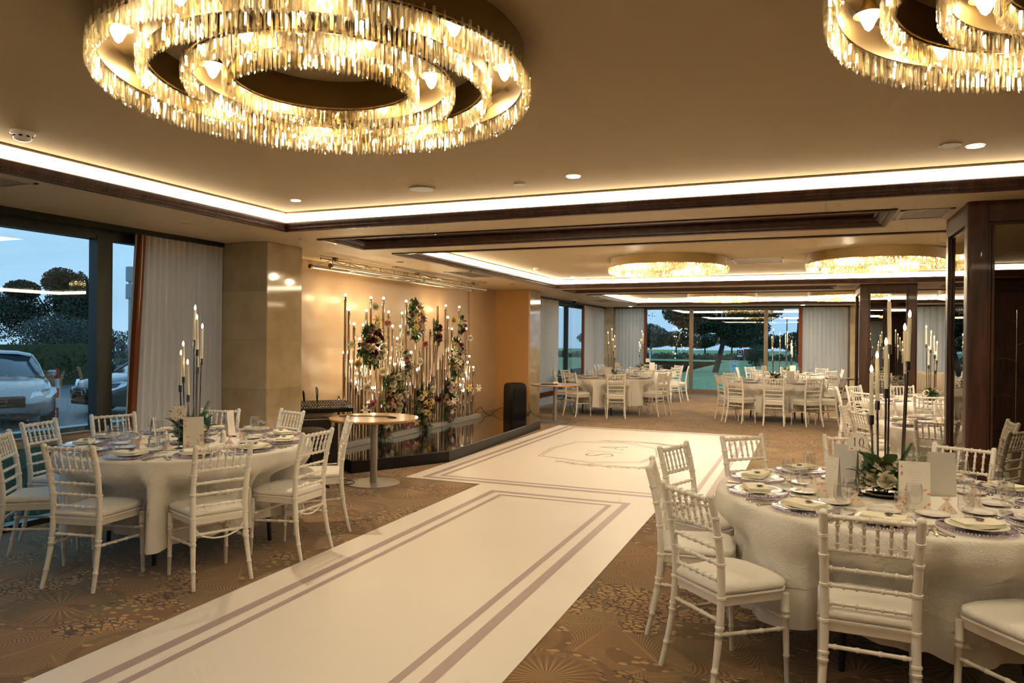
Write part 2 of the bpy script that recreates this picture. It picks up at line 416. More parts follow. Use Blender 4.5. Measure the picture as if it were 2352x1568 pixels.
# soffit with rectangular openings
holes = trays + slots
ys = sorted({Y0-.1, Y1+.1} | {h[2] for h in holes} | {h[3] for h in holes})
cb = MB()
for ya, yb in zip(ys, ys[1:]):
    hs = sorted([h for h in holes if h[2] <= ya+1e-6 and h[3] >= yb-1e-6])
    x = X0-.1
    for h in hs: cb.box(x, h[0], ya, yb, H, H+.015); x = h[1]
    cb.box(x, X1+.1, ya, yb, H, H+.015)
struct('ceiling', cb, paint)
for i, (a, b, c, d) in enumerate(trays):
    t = MB().box(a-.05, b+.05, c-.05, d+.05, HU, HU+.05)
    tag(link('ceiling', t.mesh('ceiling', tray_paint)), kind='structure')
def ring(x0, x1, y0, y1, prof, m=0, mb=None):
    mb = mb or MB(); n = len(prof); vs = []; fs = []
    for cx, cy, sx, sy in ((x0,y0,1,1),(x1,y0,-1,1),(x1,y1,-1,-1),(x0,y1,1,-1)):
        for o, z in prof: vs.append((cx+sx*o, cy+sy*o, z))
    for k in range(4):
        for j in range(n-1):
            a = k*n+j; b = ((k+1)%4)*n+j; fs.append((a, b, b+1, a+1))
    return mb.add(vs, fs, m)
mould = [(-.035,H+.001),(-.035,H-.012),(-.018,H-.02),(0,H-.016),(.002,H-.004),(.010,H-.002),(.014,H+.004),(.014,H+.018),(.020,H+.022),(.026,H+.035),(.026,H+.058),(.018,H+.066),(0,H+.066)]
tn = 0
for (a, b, c, d) in trays:
    tn += 1; struct('trim_%d' % tn, ring(a, b, c, d, mould), wood_m, True)
    # row of beads along the wood moulding
    bd = MB()
    if c > 15: stp = None
    else:
        stp = .03
        n = int((d-c)/stp)
        for i in range(n): bd.bbox(a+.012, a+.0175, c+i*stp, c+i*stp+.016, H+.006, H+.016, .002)
        n = int(6.5/stp)
        for i in range(n): bd.bbox(a+i*stp, a+i*stp+.016, d-.0175, d-.012, H+.006, H+.016, .002)
        tn += 1; struct('trim_%d' % tn, bd, wood_m)
    tn += 1; struct('trim_%d' % tn, ring(a, b, c, d, [(0,H+.145),(.022,H+.145),(.022,H+.157),(0,HU)]), grille_m)
    cv = link('cove_light', ring(a, b, c, d, [(-.001,H+.066),(-.001,H+.145)]).mesh('cove_light', cove_near_m if c < 0 else cove_m))
    tag(cv, ['warm white strip light running round the nearest ceiling tray','warm white strip light round the ceiling tray before the floral stage','warm white strip light round the ceiling tray nearest the far windows'][trays.index((a,b,c,d))], 'strip light')
for (a, b, c, d) in slots:
    r = ring(a, b, c, d, [(-.04,H+.001),(-.04,H-.012),(-.02,H-.02),(0,H-.012),(.006,H),(.02,H+.004),(.03,H+.014),(.05,H+.03),(.055,H+.05),(.075,H+.056),(.075,H+.075)])
    r.quad((a+.05,c+.05,H+.075),(b-.05,c+.05,H+.075),(b-.05,d-.05,H+.075),(a+.05,d-.05,H+.075))
    tn += 1; struct('trim_%d' % tn, r, wood_m, True)

# walls
w = MB().box(X0-.12, X0, 6.7, 13.87, 0, H+.2)                       # plastered alcove wall behind the stage
w.box(X0-.12, X0, Y0, .6, 0, H+.2)
struct('wall_left', w, wallp)
struct('wall_alcove', MB().box(X0-.05, -5.28, 13.87, 13.95, 0, H), orange_panel)
wf = MB().box(X0-.1, X1+.1, Y0-.1, Y0, 0, H)
for i in range(7):
    x = X0+.1+i*2.0
    wf.bbox(x, x+1.8, Y0, Y0+.025, .25, 2.4, .012)
struct('wall_front', wf, wood_wall)
wr = MB().box(X1, X1+.1, Y0, Y1, 0, H)
for i in range(11): wr.bbox(X1-.025, X1, Y0+.2+i*2.15, Y0+2.1+i*2.15, .25, 2.4, .012)
struct('wall_right', wr, wood_wall)
bw = MB().box(X0-.1, -5.62, Y1, Y1+.1, 0, H).box(5.6, X1, Y1, Y1+.1, 0, H)
struct('wall_back', bw, wallp)
struct('baseboard_left', MB().box(X0, X0+.015, 6.75, 13.86, .0, .23).box(X0+.015, X0+.02, 6.75, 13.86, .225, .235), wallp)
tn += 1; struct('trim_%d' % tn, MB().box(X0, X0+.012, 12.55, 12.575, .15, H), rose_copper)

def window_side(name, ya, yb, mulls, transom, x=X0):
    r = MB()
    r.box(x-.10, x+.02, ya, yb, 2.47, H); r.box(x-.10, x+.02, ya, yb, 0, .05)
    for m, wd in mulls:
        r.box(x-.08, x+.03, m, m+wd*.45, 0, 2.5); r.box(x-.10, x+.012, m+wd*.45, m+wd, 0, 2.5)
    root = tag(link(name, r.mesh(name, frame_dk)), kind='structure')
    if transom:
        t = MB().bbox(x-.08, x+.05, ya, yb, .655, .725, .008).bbox(x-.02, x+.02, ya, yb, .728, .742, .003)
        link('window_sill', t.mesh('window_sill', sill_m), root)
    e = [ya]+[m+wd/2 for m, wd in mulls]+[yb]
    for a, b in zip(e, e[1:]):
        if transom:
            link('pane', MB().box(x-.05, x-.042, a, b, .70, 2.49).mesh('pane', win_glass), root)
            link('pane', MB().box(x-.05, x-.042, a, b, .03, .68).mesh('pane', win_glass), root)
        else: link('pane', MB().box(x-.05, x-.042, a, b, .03, 2.49).mesh('pane', win_glass), root)
    return root
wn = window_side('window_1', .6, 6.6, [(1.7,.17),(4.70,.17)], True)
window_side('window_2', 14.5, 22.3, [(16.4,.10),(18.62,.14),(20.9,.12)], False)
r = MB(); y = Y1
r.box(-5.62, 5.6, y-.02, y+.08, 2.53, H); r.box(-5.62, 5.6, y-.03, y+.08, 0, .13)
for m in (-5.62, -3.33, -1.20, .95, 3.1, 5.5): r.bbox(m, m+.11, y-.035, y+.08, .05, 2.56, .006)
root = tag(link('window_3', r.mesh('window_3', frame_br)), kind='structure')
for a, b in ((-5.55,-3.3),(-3.25,-1.15),(-1.12,1.0),(1.04,3.15),(3.18,5.5)):
    link('pane', MB().box(a, b, y+.02, y+.028, .10, 2.54).mesh('pane', win_glass), root)
# curtain tracks under the ceiling
for a in ((X0+.02, X0+.17, .6, 6.1), (X0+.02, X0+.17, 14.6, 22.2)):
    tn += 1; struct('trim_%d' % tn, MB().box(a[0], a[1], a[2], a[3], H-.045, H), frame_dk)
tn += 1; struct('trim_%d' % tn, MB().box(-5.6, 5.5, Y1-.26, Y1-.1, H-.035, H), frame_dk)

# stone piers
def pier(label, x0, x1, y0, y1):
    mb = MB().bbox(x0, x1, y0, y1, 0, H, .006)
    o = tag(link('stone_pier', mb.mesh('stone_pier', stone_m)), label, 'pillar'); return o
pier('polished beige limestone pier between the near curtain and the floral stage', X0-.05, -5.27, 6.12, 6.69)
pier('polished beige limestone pier between the ochre panel and the far curtain', X0-.05, -5.28, 13.96, 14.58)
pier('dull beige stone pier in the far left corner between two pale curtains', X0-.05, -5.6, 22.02, 22.36)
pier('narrow beige stone pier at the back wall beside the far wooden pillar', 1.06, 1.45, 22.02, 22.36)

# mahogany pillars with mirror panels
def pillar(label, x0, x1, y0, y1):
    t = thing('wooden_pillar', label, 'pillar', ((x0+x1)/2, (y0+y1)/2, 0))
    w, d = (x1-x0)/2, (y1-y0)/2; fw = .125
    core = MB().box(-w+.03, w-.03, -d+.03, d-.03, 0, H); link('core', core.mesh('core', wood_m), t)
    pmb = MB()
    for sx in (-1,1):
        for sy in (-1,1):
            # rounded corner post
            poly = []
            cx, cy = sx*(w-.03), sy*(d-.03)
            for k in range(7):
                a = k/6*PI/2; poly.append((cx+sx*.03*math.cos(a), cy+sy*.03*math.sin(a)))
            poly += [(sx*(w-fw), sy*d), (sx*(w-fw), sy*(d-.03)), (sx*(w-.03), sy*(d-fw)), (sx*w, sy*(d-fw))]
            if sx*sy < 0: poly = poly[::-1]
            pmb.prism(poly, 0, H)
    link('corner_post', pmb.mesh('corner_post', wood_m, True), t)
    fr = MB()
    for s in (-1,1):
        for z0, z1 in ((2.45,H),(0,.16)):
            fr.bbox(-w+fw-.002, w-fw+.002, s*(d-.014)-.014, s*(d-.014)+.014, z0, z1, .004)
            fr.bbox(s*(w-.014)-.014, s*(w-.014)+.014, -d+fw-.002, d-fw+.002, z0, z1, .004)
        # stepped beads round each mirror
        for off, th in ((0,.026),(.024,.018)):
            a, b = w-fw-off, d-fw-off
            for u in (-1,1):
                fr.bbox(min(u*a,u*(a-.02)), max(u*a,u*(a-.02)), s*(d-.03)-.004, s*(d-.03)+th-.004 if s>0 else s*(d-.03)+.004, .16+off, 2.45-off, .003) if s>0 else fr.bbox(min(u*a,u*(a-.02)), max(u*a,u*(a-.02)), -(d-.03)-th+.004, -(d-.03)+.004, .16+off, 2.45-off, .003)
                x_a = (w-.03)
                fr.bbox(min(s*(x_a-.004), s*(x_a+th-.004)), max(s*(x_a-.004), s*(x_a+th-.004)), min(u*b,u*(b-.02)), max(u*b,u*(b-.02)), .16+off, 2.45-off, .003)
    link('frame', fr.mesh('frame', wood_m), t)
    a, b = w-fw-.04, d-fw-.04
    for s in (-1,1):
        yy = s*(d-.026); xx = s*(w-.026)
        link('mirror_panel', MB().box(-a, a, min(yy, yy-s*.006), max(yy, yy-s*.006), .18, 2.43).mesh('mirror_panel', mirror_m), t)
        link('mirror_panel', MB().box(min(xx, xx-s*.006), max(xx, xx-s*.006), -b, b, .18, 2.43).mesh('mirror_panel', mirror_m), t)
pillar('near dark mahogany pillar with mirror panels behind the near right table', 1.04, 1.95, 6.0, 6.91)
pillar('far dark mahogany pillar with mirror panels before the back curtains', .82, 1.70, 13.95, 15.3)

# ------------------------------------------------------------------ curtains
def curtain(label, p0, p1, z0, z1, pleat, amp, lead=None, band=None, slant=0, group=None):
    """p0 -> p1 along the wall; slant moves the foot of the leading (p0) edge outwards"""
    p0 = Vector(p0); p1 = Vector(p1); Lg = (p1-p0).length; d = (p1-p0)/Lg; n = Vector((-d.y, d.x))
    ns = int(Lg/pleat*6); nz = 10; vs = []; fs = []
    rnd = random.Random(int(p0.x*100+p0.y*10)); ph = [rnd.uniform(-.35,.35) for _ in range(int(Lg/pleat)+3)]
    for j in range(nz+1):
        z = z1+(z0-z1)*j/nz
        for i in range(ns+1):
            s = i/ns; u = s*Lg; k = u/pleat
            w = math.sin(2*PI*k+ph[int(k)]*math.sin(2*PI*k/2)); w = math.copysign(abs(w)**.7, w)
            off = amp*w*(1+.15*math.sin(j*.6+k))
            sl = -slant*(j/nz)*max(0, 1-s*2.5)
            p = p0+d*(u+sl)+n*off; vs.append((p.x, p.y, z+(.004*w if j == 0 else 0)))
    for j in range(nz):
        for i in range(ns): fs.append((j*(ns+1)+i, j*(ns+1)+i+1, (j+1)*(ns+1)+i+1, (j+1)*(ns+1)+i))
    t = tag(link('curtain', None), label, 'curtain', group)
    t.empty_display_size = .1
    link('drape', MB().add(vs, fs).mesh('drape', near_curtain_lit_m if p0.y < 6 else curtain_m, True, 180), t)
    if lead:
        pv = []; pf = []
        for j in range(nz+1):
            for q in (0, .055, .055, 0):
                pass
        e = MB()
        for j in range(nz):
            za = z1+(z0-z1)*j/nz; zb = z1+(z0-z1)*(j+1)/nz
            for (ua, ub) in ((lead[0], lead[1]),):
                def pt(u, z, off, jj):
                    p = p0+d*(u-slant*jj/nz)+n*off; return (p.x, p.y, z)
                e.quad(pt(ua,za,-.03,j), pt(ub,za,-.03,j), pt(ub,zb,-.03,j+1), pt(ua,zb,-.03,j+1))
                e.quad(pt(ua,za,.03,j), pt(ub,za,.03,j), pt(ub,zb,.03,j+1), pt(ua,zb,.03,j+1))
                e.quad(pt(ua,za,-.03,j), pt(ua,za,.03,j), pt(ua,zb,.03,j+1), pt(ua,zb,-.03,j+1))
                e.quad(pt(ub,za,-.03,j), pt(ub,za,.03,j), pt(ub,zb,.03,j+1), pt(ub,zb,-.03,j+1))
        tag(link('braid_edge', e.mesh('braid_edge', red_trim), t), 'rust coloured braid edge')
    if band:
        vs2 = []; f2 = []
        for j, z in enumerate(band):
            for i in range(ns+1):
                s = i/ns; u = s*Lg; k = u/pleat; w = math.sin(2*PI*k+ph[int(k)]*math.sin(2*PI*k/2)); w = math.copysign(abs(w)**.7, w)
                p = p0+d*u+n*(amp*w*1.1); q = p-n*.006 if d.y > .5 else p-n*.006; vs2.append((q.x, q.y, z))
        for i in range(ns): f2.append((i, i+1, ns+2+i, ns+1+i))
        tag(link('hem_band', MB().add(vs2, f2).mesh('hem_band', red_trim, True, 180), t), 'rust coloured band above the hem')
    return t
curtain('pale pleated curtain with rust braid edge behind the near left table', (-5.88,5.03), (-5.88,6.115), .03, H-.045, .072, .030, lead=(.028,.085), slant=.14)
curtain('narrow pale curtain beside the beige pier behind the tall bistro table', (-5.80,14.62), (-5.80,17.3), .03, H-.045, .14, .035, band=(.34,.22))
curtain('pale curtain with rust edge on the left wall in the far corner', (-5.86,19.7), (-5.86,21.95), .03, H-.045, .13, .03, lead=(-.05,.05), band=(.34,.22))
curtain('pale curtain left of the big back window', (-4.62,22.18), (-5.58,22.18), .03, H-.035, .11, .03, lead=(-.05,.04), band=(.34,.22))
curtain('pale curtain right of the big back window', (-.2,22.18), (1.02,22.18), .03, H-.035, .11, .03, lead=(-.06,.04), band=(.34,.22))
curtain('bluish pale curtain seen between the two wooden pillars', (1.5,22.18), (5.4,22.18), .03, H-.035, .15, .04, band=(.34,.22))

# ------------------------------------------------------------------ ceiling fittings
def disc(name, label, cat, x, y, z, r, mat, rim=None, drop=.006, group=None):
    mb = MB().lathe([(r*.98,-.001),(r,-drop*.6),(r*.95,-drop),(r*.9,-drop*.9)], 24, cap=False)
    t = thing(name, label, cat, (x,y,z), 0, group)
    link('rim', mb.mesh('rim', rim or vent_white, True), t)
    link('lens', MB().lathe([(r*.9,-drop*.97),(.001,-drop*.97)], 24, cap=False).mesh('lens', mat), t)
    return t
disc('downlight', 'lit round downlight left of the others in the nearest ceiling tray', 'downlight', -4.05,5.05,HU,.042,down_m)
disc('downlight', 'lit round downlight in the middle of the nearest ceiling tray', 'downlight', -1.56,4.97,HU,.052,down_m)
disc('downlight', 'lit round downlight at the right of the nearest ceiling tray', 'downlight', .90,5.0,HU,.05,down_m)
disc('ceiling_speaker', 'round white ceiling speaker grille left of the middle downlight', 'speaker', -2.79,4.98,HU,.105,vent_white, grille_m, .010)
disc('ceiling_sensor', 'small round grey cover between the ceiling speaker and middle downlight', 'sensor', -2.02,5.09,HU,.045,grille_m)
disc('ceiling_sensor', 'small round grey cover touching the right downlight', 'sensor', .76,4.93,HU,.06,grille_m)
disc('ceiling_sensor', 'small grey disc on the soffit above the near curtain', 'sensor', -5.17,4.94,H,.045,paint, paint, .006)
disc('ceiling_sensor', 'small grey disc on the soffit above the truss', 'sensor', -5.0,8.35,H,.05,grille_m, grille_m, .008)
disc('ceiling_sensor', 'small grey disc on the soffit beyond the truss', 'sensor', -5.05,12.4,H,.05,grille_m, grille_m, .008)
disc('downlight', 'tiny lit downlight on the ceiling tray before the stage', 'downlight', -4.08,13.0,HU,.05,down_m)
disc('downlight', 'tiny lit downlight in the far ceiling tray left of the chandeliers', 'downlight', -4.1,20.2,HU,.05,down_m)
disc('downlight', 'small downlight over the curtain left of the back window', 'downlight', -4.95,21.6,H,.06,down_m)
disc('downlight', 'small downlight over the curtain right of the back window', 'downlight', -.15,21.6,H,.06,down_m)
disc('downlight', 'small downlight over the back curtain behind the far pillar', 'downlight', 2.35,21.6,H,.06,down_m)
for x, w_ in ((-4.08,'left'),(-1.5,'middle'),(1.0,'right')): disc('downlight', 'added unseen fill downlight by the near edge of the middle ceiling tray, %s one' % w_, 'downlight', x, 7.62, HU, .05, down_m)  # extra lamps added to brighten the middle of the room, hidden by the soffit
for x, w_ in ((-1.5,'middle'),(1.0,'right')):  # middle and right discs added to carry the extra fill beams
    disc('downlight', 'added tiny fill downlight by the far edge of the middle ceiling tray, %s one' % w_, 'downlight', x, 13.0, HU, .05, down_m)
    disc('downlight', 'added tiny fill downlight by the far edge of the far ceiling tray, %s one' % w_, 'downlight', x, 20.2, HU, .05, down_m)
def detector(label, x, y, z, s=1):
    t = thing('smoke_detector', label, 'smoke detector', (x,y,z)); t.scale = (s,s,s)
    link('base', MB().lathe([(.055,0),(.057,-.012),(.05,-.018)], 20).mesh('base', porcelain, True), t)
    link('head', MB().lathe([(.045,-.018),(.044,-.034),(.036,-.044),(.018,-.05),(.001,-.051)], 20).mesh('head', porcelain, True), t)
    s_ = MB()
    for k in range(8):
        a = k*PI/4; s_.box(-.008,.008,-.002,.002,-.004,.004)
        s_.xf(Matrix.Translation((.0445*math.cos(a), .0445*math.sin(a), -.028)) @ Matrix.Rotation(a+PI/2,4,'Z'), len(s_.v)-8)
    link('slot', s_.mesh('slot', black_pl), t)
detector('white smoke detector left of the nearest chandelier', -4.18,2.81,HU,1.1)
detector('white smoke detector in the ceiling tray before the stage', -4.13,11.2,HU)
detector('white smoke detector in the far ceiling tray', -4.1,17.5,HU)
t = thing('dome_camera', 'small dome camera on the soffit above the far left windows', 'camera', (-5.47,17.6,H))
link('base', MB().lathe([(.075,.002),(.075,-.03),(.06,-.04)], 20).mesh('base', porcelain, True), t)
link('dome', MB().lathe([(.055,-.035),(.052,-.06),(.035,-.082),(.001,-.09)], 20).mesh('dome', black_pl, True), t)
def vent(label, x0, x1, y0, y1, z, slats=8, along='y', mats=(vent_white, grille_m)):
    t = thing('air_vent', label, 'vent', ((x0+x1)/2,(y0+y1)/2,z)); w, d = (x1-x0)/2, (y1-y0)/2
    f = MB()
    for a in ((-w,-w+.03,-d,d),(w-.03,w,-d,d),(-w,w,-d,-d+.03),(-w,w,d-.03,d)): f.box(a[0],a[1],a[2],a[3],-.008,.001)
    link('frame', f.mesh('frame', mats[0]), t)
    g = MB().box(-w+.02,w-.02,-d+.02,d-.02,-.002,.001)
    for k in range(slats):
        u = -1+2*(k+.5)/slats
        if along == 'y': g.box(u*(w-.03)-.004,u*(w-.03)+.004,-d+.02,d-.02,-.006,-.002)
        else: g.box(-w+.02,w-.02,u*(d-.03)-.004,u*(d-.03)+.004,-.006,-.002)
    link('slats', g.mesh('slats', mats[1]), t)
vent('square air grille in the soffit above the window at the left edge', -5.35,-4.73,2.75,3.29,H,12)
vent('long slim slot vent in the soffit beside the truss', -5.47,-5.38,8.9,12.0,H,2)
vent('square grey return grille in the soffit between slot vent and tray', -5.12,-4.66,9.82,10.8,H,12)
vent('small grey grille in the soffit near the dome camera', -5.16,-4.7,17.95,18.9,H,10)
vent('flat pale access panel in the soffit before the near pillar', .64,1.0,6.22,6.68,H,1)
vent('pale green tinted air panel in the tray between two chandeliers', -1.03,-.33,10.75,11.5,HU,2)
vent('pale panel in the soffit before the far pillar', .5,.78,14.35,14.75,H,1)

# ------------------------------------------------------------------ chandeliers
def rod_mesh():
    mb = MB(); w = .0062
    top = [(w*math.cos(a), w*math.sin(a)) for a in (0, 2.1, 4.2)]
    vs = [(x,y,0) for x,y in top]+[(x,y,-.072) for x,y in top]+[(0,0,-.083)]
    return mb.add(vs, [(2,1,0),(0,1,4,3),(1,2,5,4),(2,0,3,5),(3,4,6),(4,5,6),(5,3,6)])
crystal_me = rod_mesh().mesh('crystal', crystal_m)
RINGS = [(.825, 280), (.665, 225), (.515, 175), (.37, 126)]
ZT = -.135                                     # crystals hang from here (relative to the tray ceiling)
rr = random.Random(5)
def rod_list(r, n):
    out = []
    for i in range(n):
        for lay, (dr, dz) in enumerate(((0, 0), (-.012, .010), (.012,.020))):
            if lay == 2 and i % 2: continue
            a = 2*PI*(i+lay*.45)/n
            out.append((a, r+dr+rr.uniform(-.002,.002), ZT+dz+rr.uniform(-.004,.004), rr.uniform(0,2.1)))
    return out
ring_rods = [rod_list(r, n) for r, n in RINGS]
ring_rods[0].sort(key=lambda q: abs(math.atan2(math.sin(q[0]+PI/2), math.cos(q[0]+PI/2))))
near = ring_rods[0][:100]
def rods_mesh(name, rods):
    mb = MB(); base = rod_mesh()
    for a, r, z, tw in rods:
        s = len(mb.v); mb.add(base.v, base.f)
        mb.xf(Matrix.Translation((r*math.cos(a), r*math.sin(a), z)) @ Matrix.Rotation(tw,4,'Z'), s)
    return mb.mesh(name, crystal_m)
near_rest_me = rods_mesh('crystal_fringe', near)
fringe_me = [rods_mesh('crystal_fringe', ring_rods[0][100:])] + [rods_mesh('crystal_fringe', q) for q in ring_rods[1:]]
def trough(ro, ri):
    mb = MB(); n = 72
    mb.lathe([(ro,.0),(ro,ZT+.005),(ro-.006,ZT+.005),(ro-.012,-.03),(ri+.012,-.03),(ri+.006,ZT+.005),(ri,ZT+.005),(ri,0)], n, cap=False)
    return mb.mesh('gold_drum', gold, True, 50)
drum_me = [trough(.812, .655), trough(.505, .36)]
rim_me = []
for ro, ri in ((.812,.655),(.505,.36)):
    mb = MB()
    for r in (ro+.008, ri-.006):
        mb.tube([(r*math.cos(2*PI*k/72), r*math.sin(2*PI*k/72), ZT+.012) for k in range(73)], .004, 5, cap=False)
    rim_me.append(mb.mesh('hanging_rail', gold_in, True))
shade_me = MB().lathe([(.018,-.03),(.022,-.05),(.045,-.075),(.048,-.082),(.02,-.07),(.012,-.06)], 20, cap=False).mesh('lamp_shade', gold, True)
lampb_me = MB().lathe([(.006,-.06),(.026,-.080),(.028,-.092),(.012,-.125),(.001,-.134)], 12, cap=False).mesh('lamp', lamp_m, True)
def chandelier(x, y, label, front=False, lights=6, power=9):
    t = thing('crystal_chandelier', label, 'chandelier', (x,y,HU), 0, None)
    for me in drum_me: link('gold_drum', me, t)
    for me in rim_me: link('hanging_rail', me, t)
    for me in fringe_me: tag(link('crystal_fringe', me, t), kind='stuff')
    if front:
        for a, r, z, tw in near: link('crystal', crystal_me, t, (r*math.cos(a), r*math.sin(a), z), (0,0,tw))
    else: tag(link('crystal_fringe', near_rest_me, t), kind='stuff')
    for r, n, ph in ((.735, 10, .32), (.433, 6, .5)):
        for k in range(n):
            a = 2*PI*k/n+ph
            s = link('lamp_shade', shade_me, t, (r*math.cos(a), r*math.sin(a), 0))
            link('lamp', lampb_me, s)
    for k in range(lights):
        a = 2*PI*(k+.5)/lights+.32; r = .735 if k % 3 else .433
        ld = bpy.data.lights.new('chandelier_light', 'POINT'); ld.energy = power/lights*1.0; ld.color = (1,.83,.60) if front else (1,.89,.72); ld.shadow_soft_size = .025
        lo = bpy.data.objects.new('chandelier_light', ld); C.objects.link(lo); lo.location = (x+r*math.cos(a), y+r*math.sin(a), HU-.15)
CX = (-1.87, .79, 3.45)
chandelier(-1.83, 2.45, 'big round crystal chandelier at upper left with gold rings and lit lamps', True, 8, CH_P*.46)
chandelier(.875, 2.45, 'big round crystal chandelier cut off at the upper right corner', True, 6, CH_P*.34)
chandelier(-1.87, 10.5, 'round crystal chandelier with gold drum in the middle tray, left one', False, 4, CH_P*3.0)
chandelier(.79, 10.6, 'round crystal chandelier with gold drum in the middle tray, right one', False, 4, CH_P*3.0)
chandelier(-1.95, 18.3, 'small looking crystal chandelier above the back window, leftmost in the far tray', False, 3, CH_P*3.0)
chandelier(.79, 18.3, 'far tray crystal chandelier left of the far wooden pillar', False, 3, CH_P*3.0)
chandelier(3.45, 18.3, 'far tray crystal chandelier between the two wooden pillars', False, 3, CH_P*3.0)
# ------------------------------------------------------------------ aisle runner and dance floor mat
def stroke(mb, pts, w, z, m=1, closed=False):
    """flat ribbon along 2-D points; w may be a list"""
    n = len(pts); vs = []; fs = []
    for i, p in enumerate(pts):
        a = pts[(i-1) % n] if (closed or i > 0) else p; b = pts[(i+1) % n] if (closed or i < n-1) else p
        dx, dy = b[0]-a[0], b[1]-a[1]; l = math.hypot(dx, dy) or 1
        ww = (w[i] if hasattr(w, '__len__') else w)/2
        nx, ny = -dy/l*ww, dx/l*ww
        vs += [(p[0]+nx, p[1]+ny, z), (p[0]-nx, p[1]-ny, z)]
    k = n if closed else n-1
    for i in range(k):
        j = (i+1) % n; fs.append((2*i, 2*i+1, 2*j+1, 2*j))
    return mb.add(vs, fs, m)
def border(mb, x0, x1, y0, y1, w, z, m=1):
    for a in ((x0,x0+w,y0,y1),(x1-w,x1,y0,y1),(x0+w,x1-w,y1-w,y1),(x0+w,x1-w,y0,y0+w)):
        mb.quad((a[0],a[2],z),(a[1],a[2],z),(a[1],a[3],z),(a[0],a[3],z),m)
mb = MB().bbox(-3.32,-1.30,-.9,7.30,0,.006,.002)
border(mb, -3.07,-1.585,-.65,7.02,.068,.0068); border(mb, -2.92,-1.735,-.5,6.87,.048,.0068)
o = link('aisle_runner', mb.mesh('aisle_runner', [vinyl_m, stripe_m])); tag(o, 'long ivory vinyl aisle runner with lilac border stripes leading from the camera', 'carpet runner')
mb = MB().bbox(-4.27,-.70,7.28,12.86,0,.004,.0015)
border(mb, -4.10,-.89,7.36,12.80,.075,.0048); border(mb, -3.95,-1.05,7.51,12.70,.055,.0048)
z = .0049
oc = [(-3.40,9.35),(-3.47,10.11),(-3.34,10.89),(-2.62,11.12),(-2.02,10.72),(-1.88,10.1),(-2.0,9.4),(-2.6,9.12)]
stroke(mb, oc, .017, z, 2, True); stroke(mb, [((x+2.66)*.94-2.66, (y-10.1)*.95+10.1) for x, y in oc], .013, z, 2, True)
def glyph(pts, ox, oy, s):   # glyph x runs along +Y, glyph up runs along -X
    return [(ox-s*v, oy+s*u) for u, v in pts]
S_ = [(.78,.80),(.74,.92),(.58,1.0),(.38,1.0),(.22,.92),(.16,.78),(.22,.64),(.40,.55),(.60,.46),(.76,.36),(.82,.22),(.74,.08),(.56,0),(.36,0),(.20,.08),(.15,.2)]
stroke(mb, glyph(S_, -2.48, 9.62, .36), [.018,.018,.022,.028,.036,.042,.042,.038,.038,.042,.042,.036,.028,.022,.018,.028], z, 2)
stroke(mb, [(-2.92,10.10),(-2.38,10.10)], .020, z, 2)
A_ = ([(.5,1.0),(.12,0)], .018), ([(.5,1.0),(.86,0)], .042), ([(.27,.36),(.74,.36)], .015), ([(0,0),(.26,0)], .017), ([(.70,0),(1.02,0)], .017)
for g, w_ in A_: stroke(mb, glyph(g, -2.48, 10.34, .36), w_, z, 2)
rg = random.Random(3)
for side in (-1, 1):                           # leafy line-drawn sprays on both sides of the monogram
    yc = 10.1+side*1.06
    x = -3.05
    stem = []
    while x < -1.75:
        stem.append((x, yc+side*(.10*math.sin((x+3)*3)))); x += .08
    stroke(mb, stem, .010, z, 2)
    for i, (sx, sy) in enumerate(stem[::1]):
        for sd in (-1, 1):
            if rg.random() < .2: continue
            a = (.2+.9*rg.random())*sd; ln = .10+.08*rg.random()
            lf = []
            for k in range(9):
                t_ = k/8; ww = math.sin(PI*min(1,t_*2 if t_<.5 else (1-t_)*2))
                u = ln*(t_*2 if t_ < .5 else (1-t_)*2); v = .022*math.sin(PI*(u/ln))*(1 if t_ < .5 else -1)
                lf.append((sx+u*math.cos(a)-v*math.sin(a), sy+u*math.sin(a)+v*math.cos(a)))
            stroke(mb, lf, .0075, z, 2)
    for k in range(3):                          # blossoms
        cx, cy = -2.0+.12*k-.1*side, yc+side*(.05-.09*k)
        for rad in (.03,.055):
            stroke(mb, [(cx+rad*(1+.2*math.sin(q*5/12*2*PI))*math.cos(2*PI*q/12), cy+rad*math.sin(2*PI*q/12)) for q in range(12)], .008, z, 2, True)
stroke(mb, [(-1.9,9.1),(-1.75,9.5),(-1.6,9.9),(-1.5,10.2)], .006, z, 2); stroke(mb, [(-1.9,11.1),(-1.7,10.8),(-1.55,10.5),(-1.5,10.2)], .006, z, 2)
o = link('dance_floor_mat', mb.mesh('dance_floor_mat', [vinyl_m, stripe_m, ink_m])); tag(o, 'large ivory dance floor mat printed with an S and A monogram before the stage', 'floor mat')

# ------------------------------------------------------------------ stage
ZS = .15
poly = [(-5.99,7.95),(-4.94,7.20),(-4.27,8.41),(-4.29,9.15),(-4.39,12.2),(-5.02,13.5),(-5.27,13.86),(-5.99,13.86)]
t = thing('stage_platform', 'low glossy black stage platform under the flower and light wall', 'stage', (0,0,0))
link('stage_top', MB().prism(poly, ZS-.012, ZS).mesh('stage_top', black_gloss), t)
inn = [(x-.01 if x > -5.9 else x, y+.01 if y < 8 else y) for x, y in poly]
link('stage_side', MB().prism(inn, 0, ZS-.012).mesh('stage_side', black_side), t)

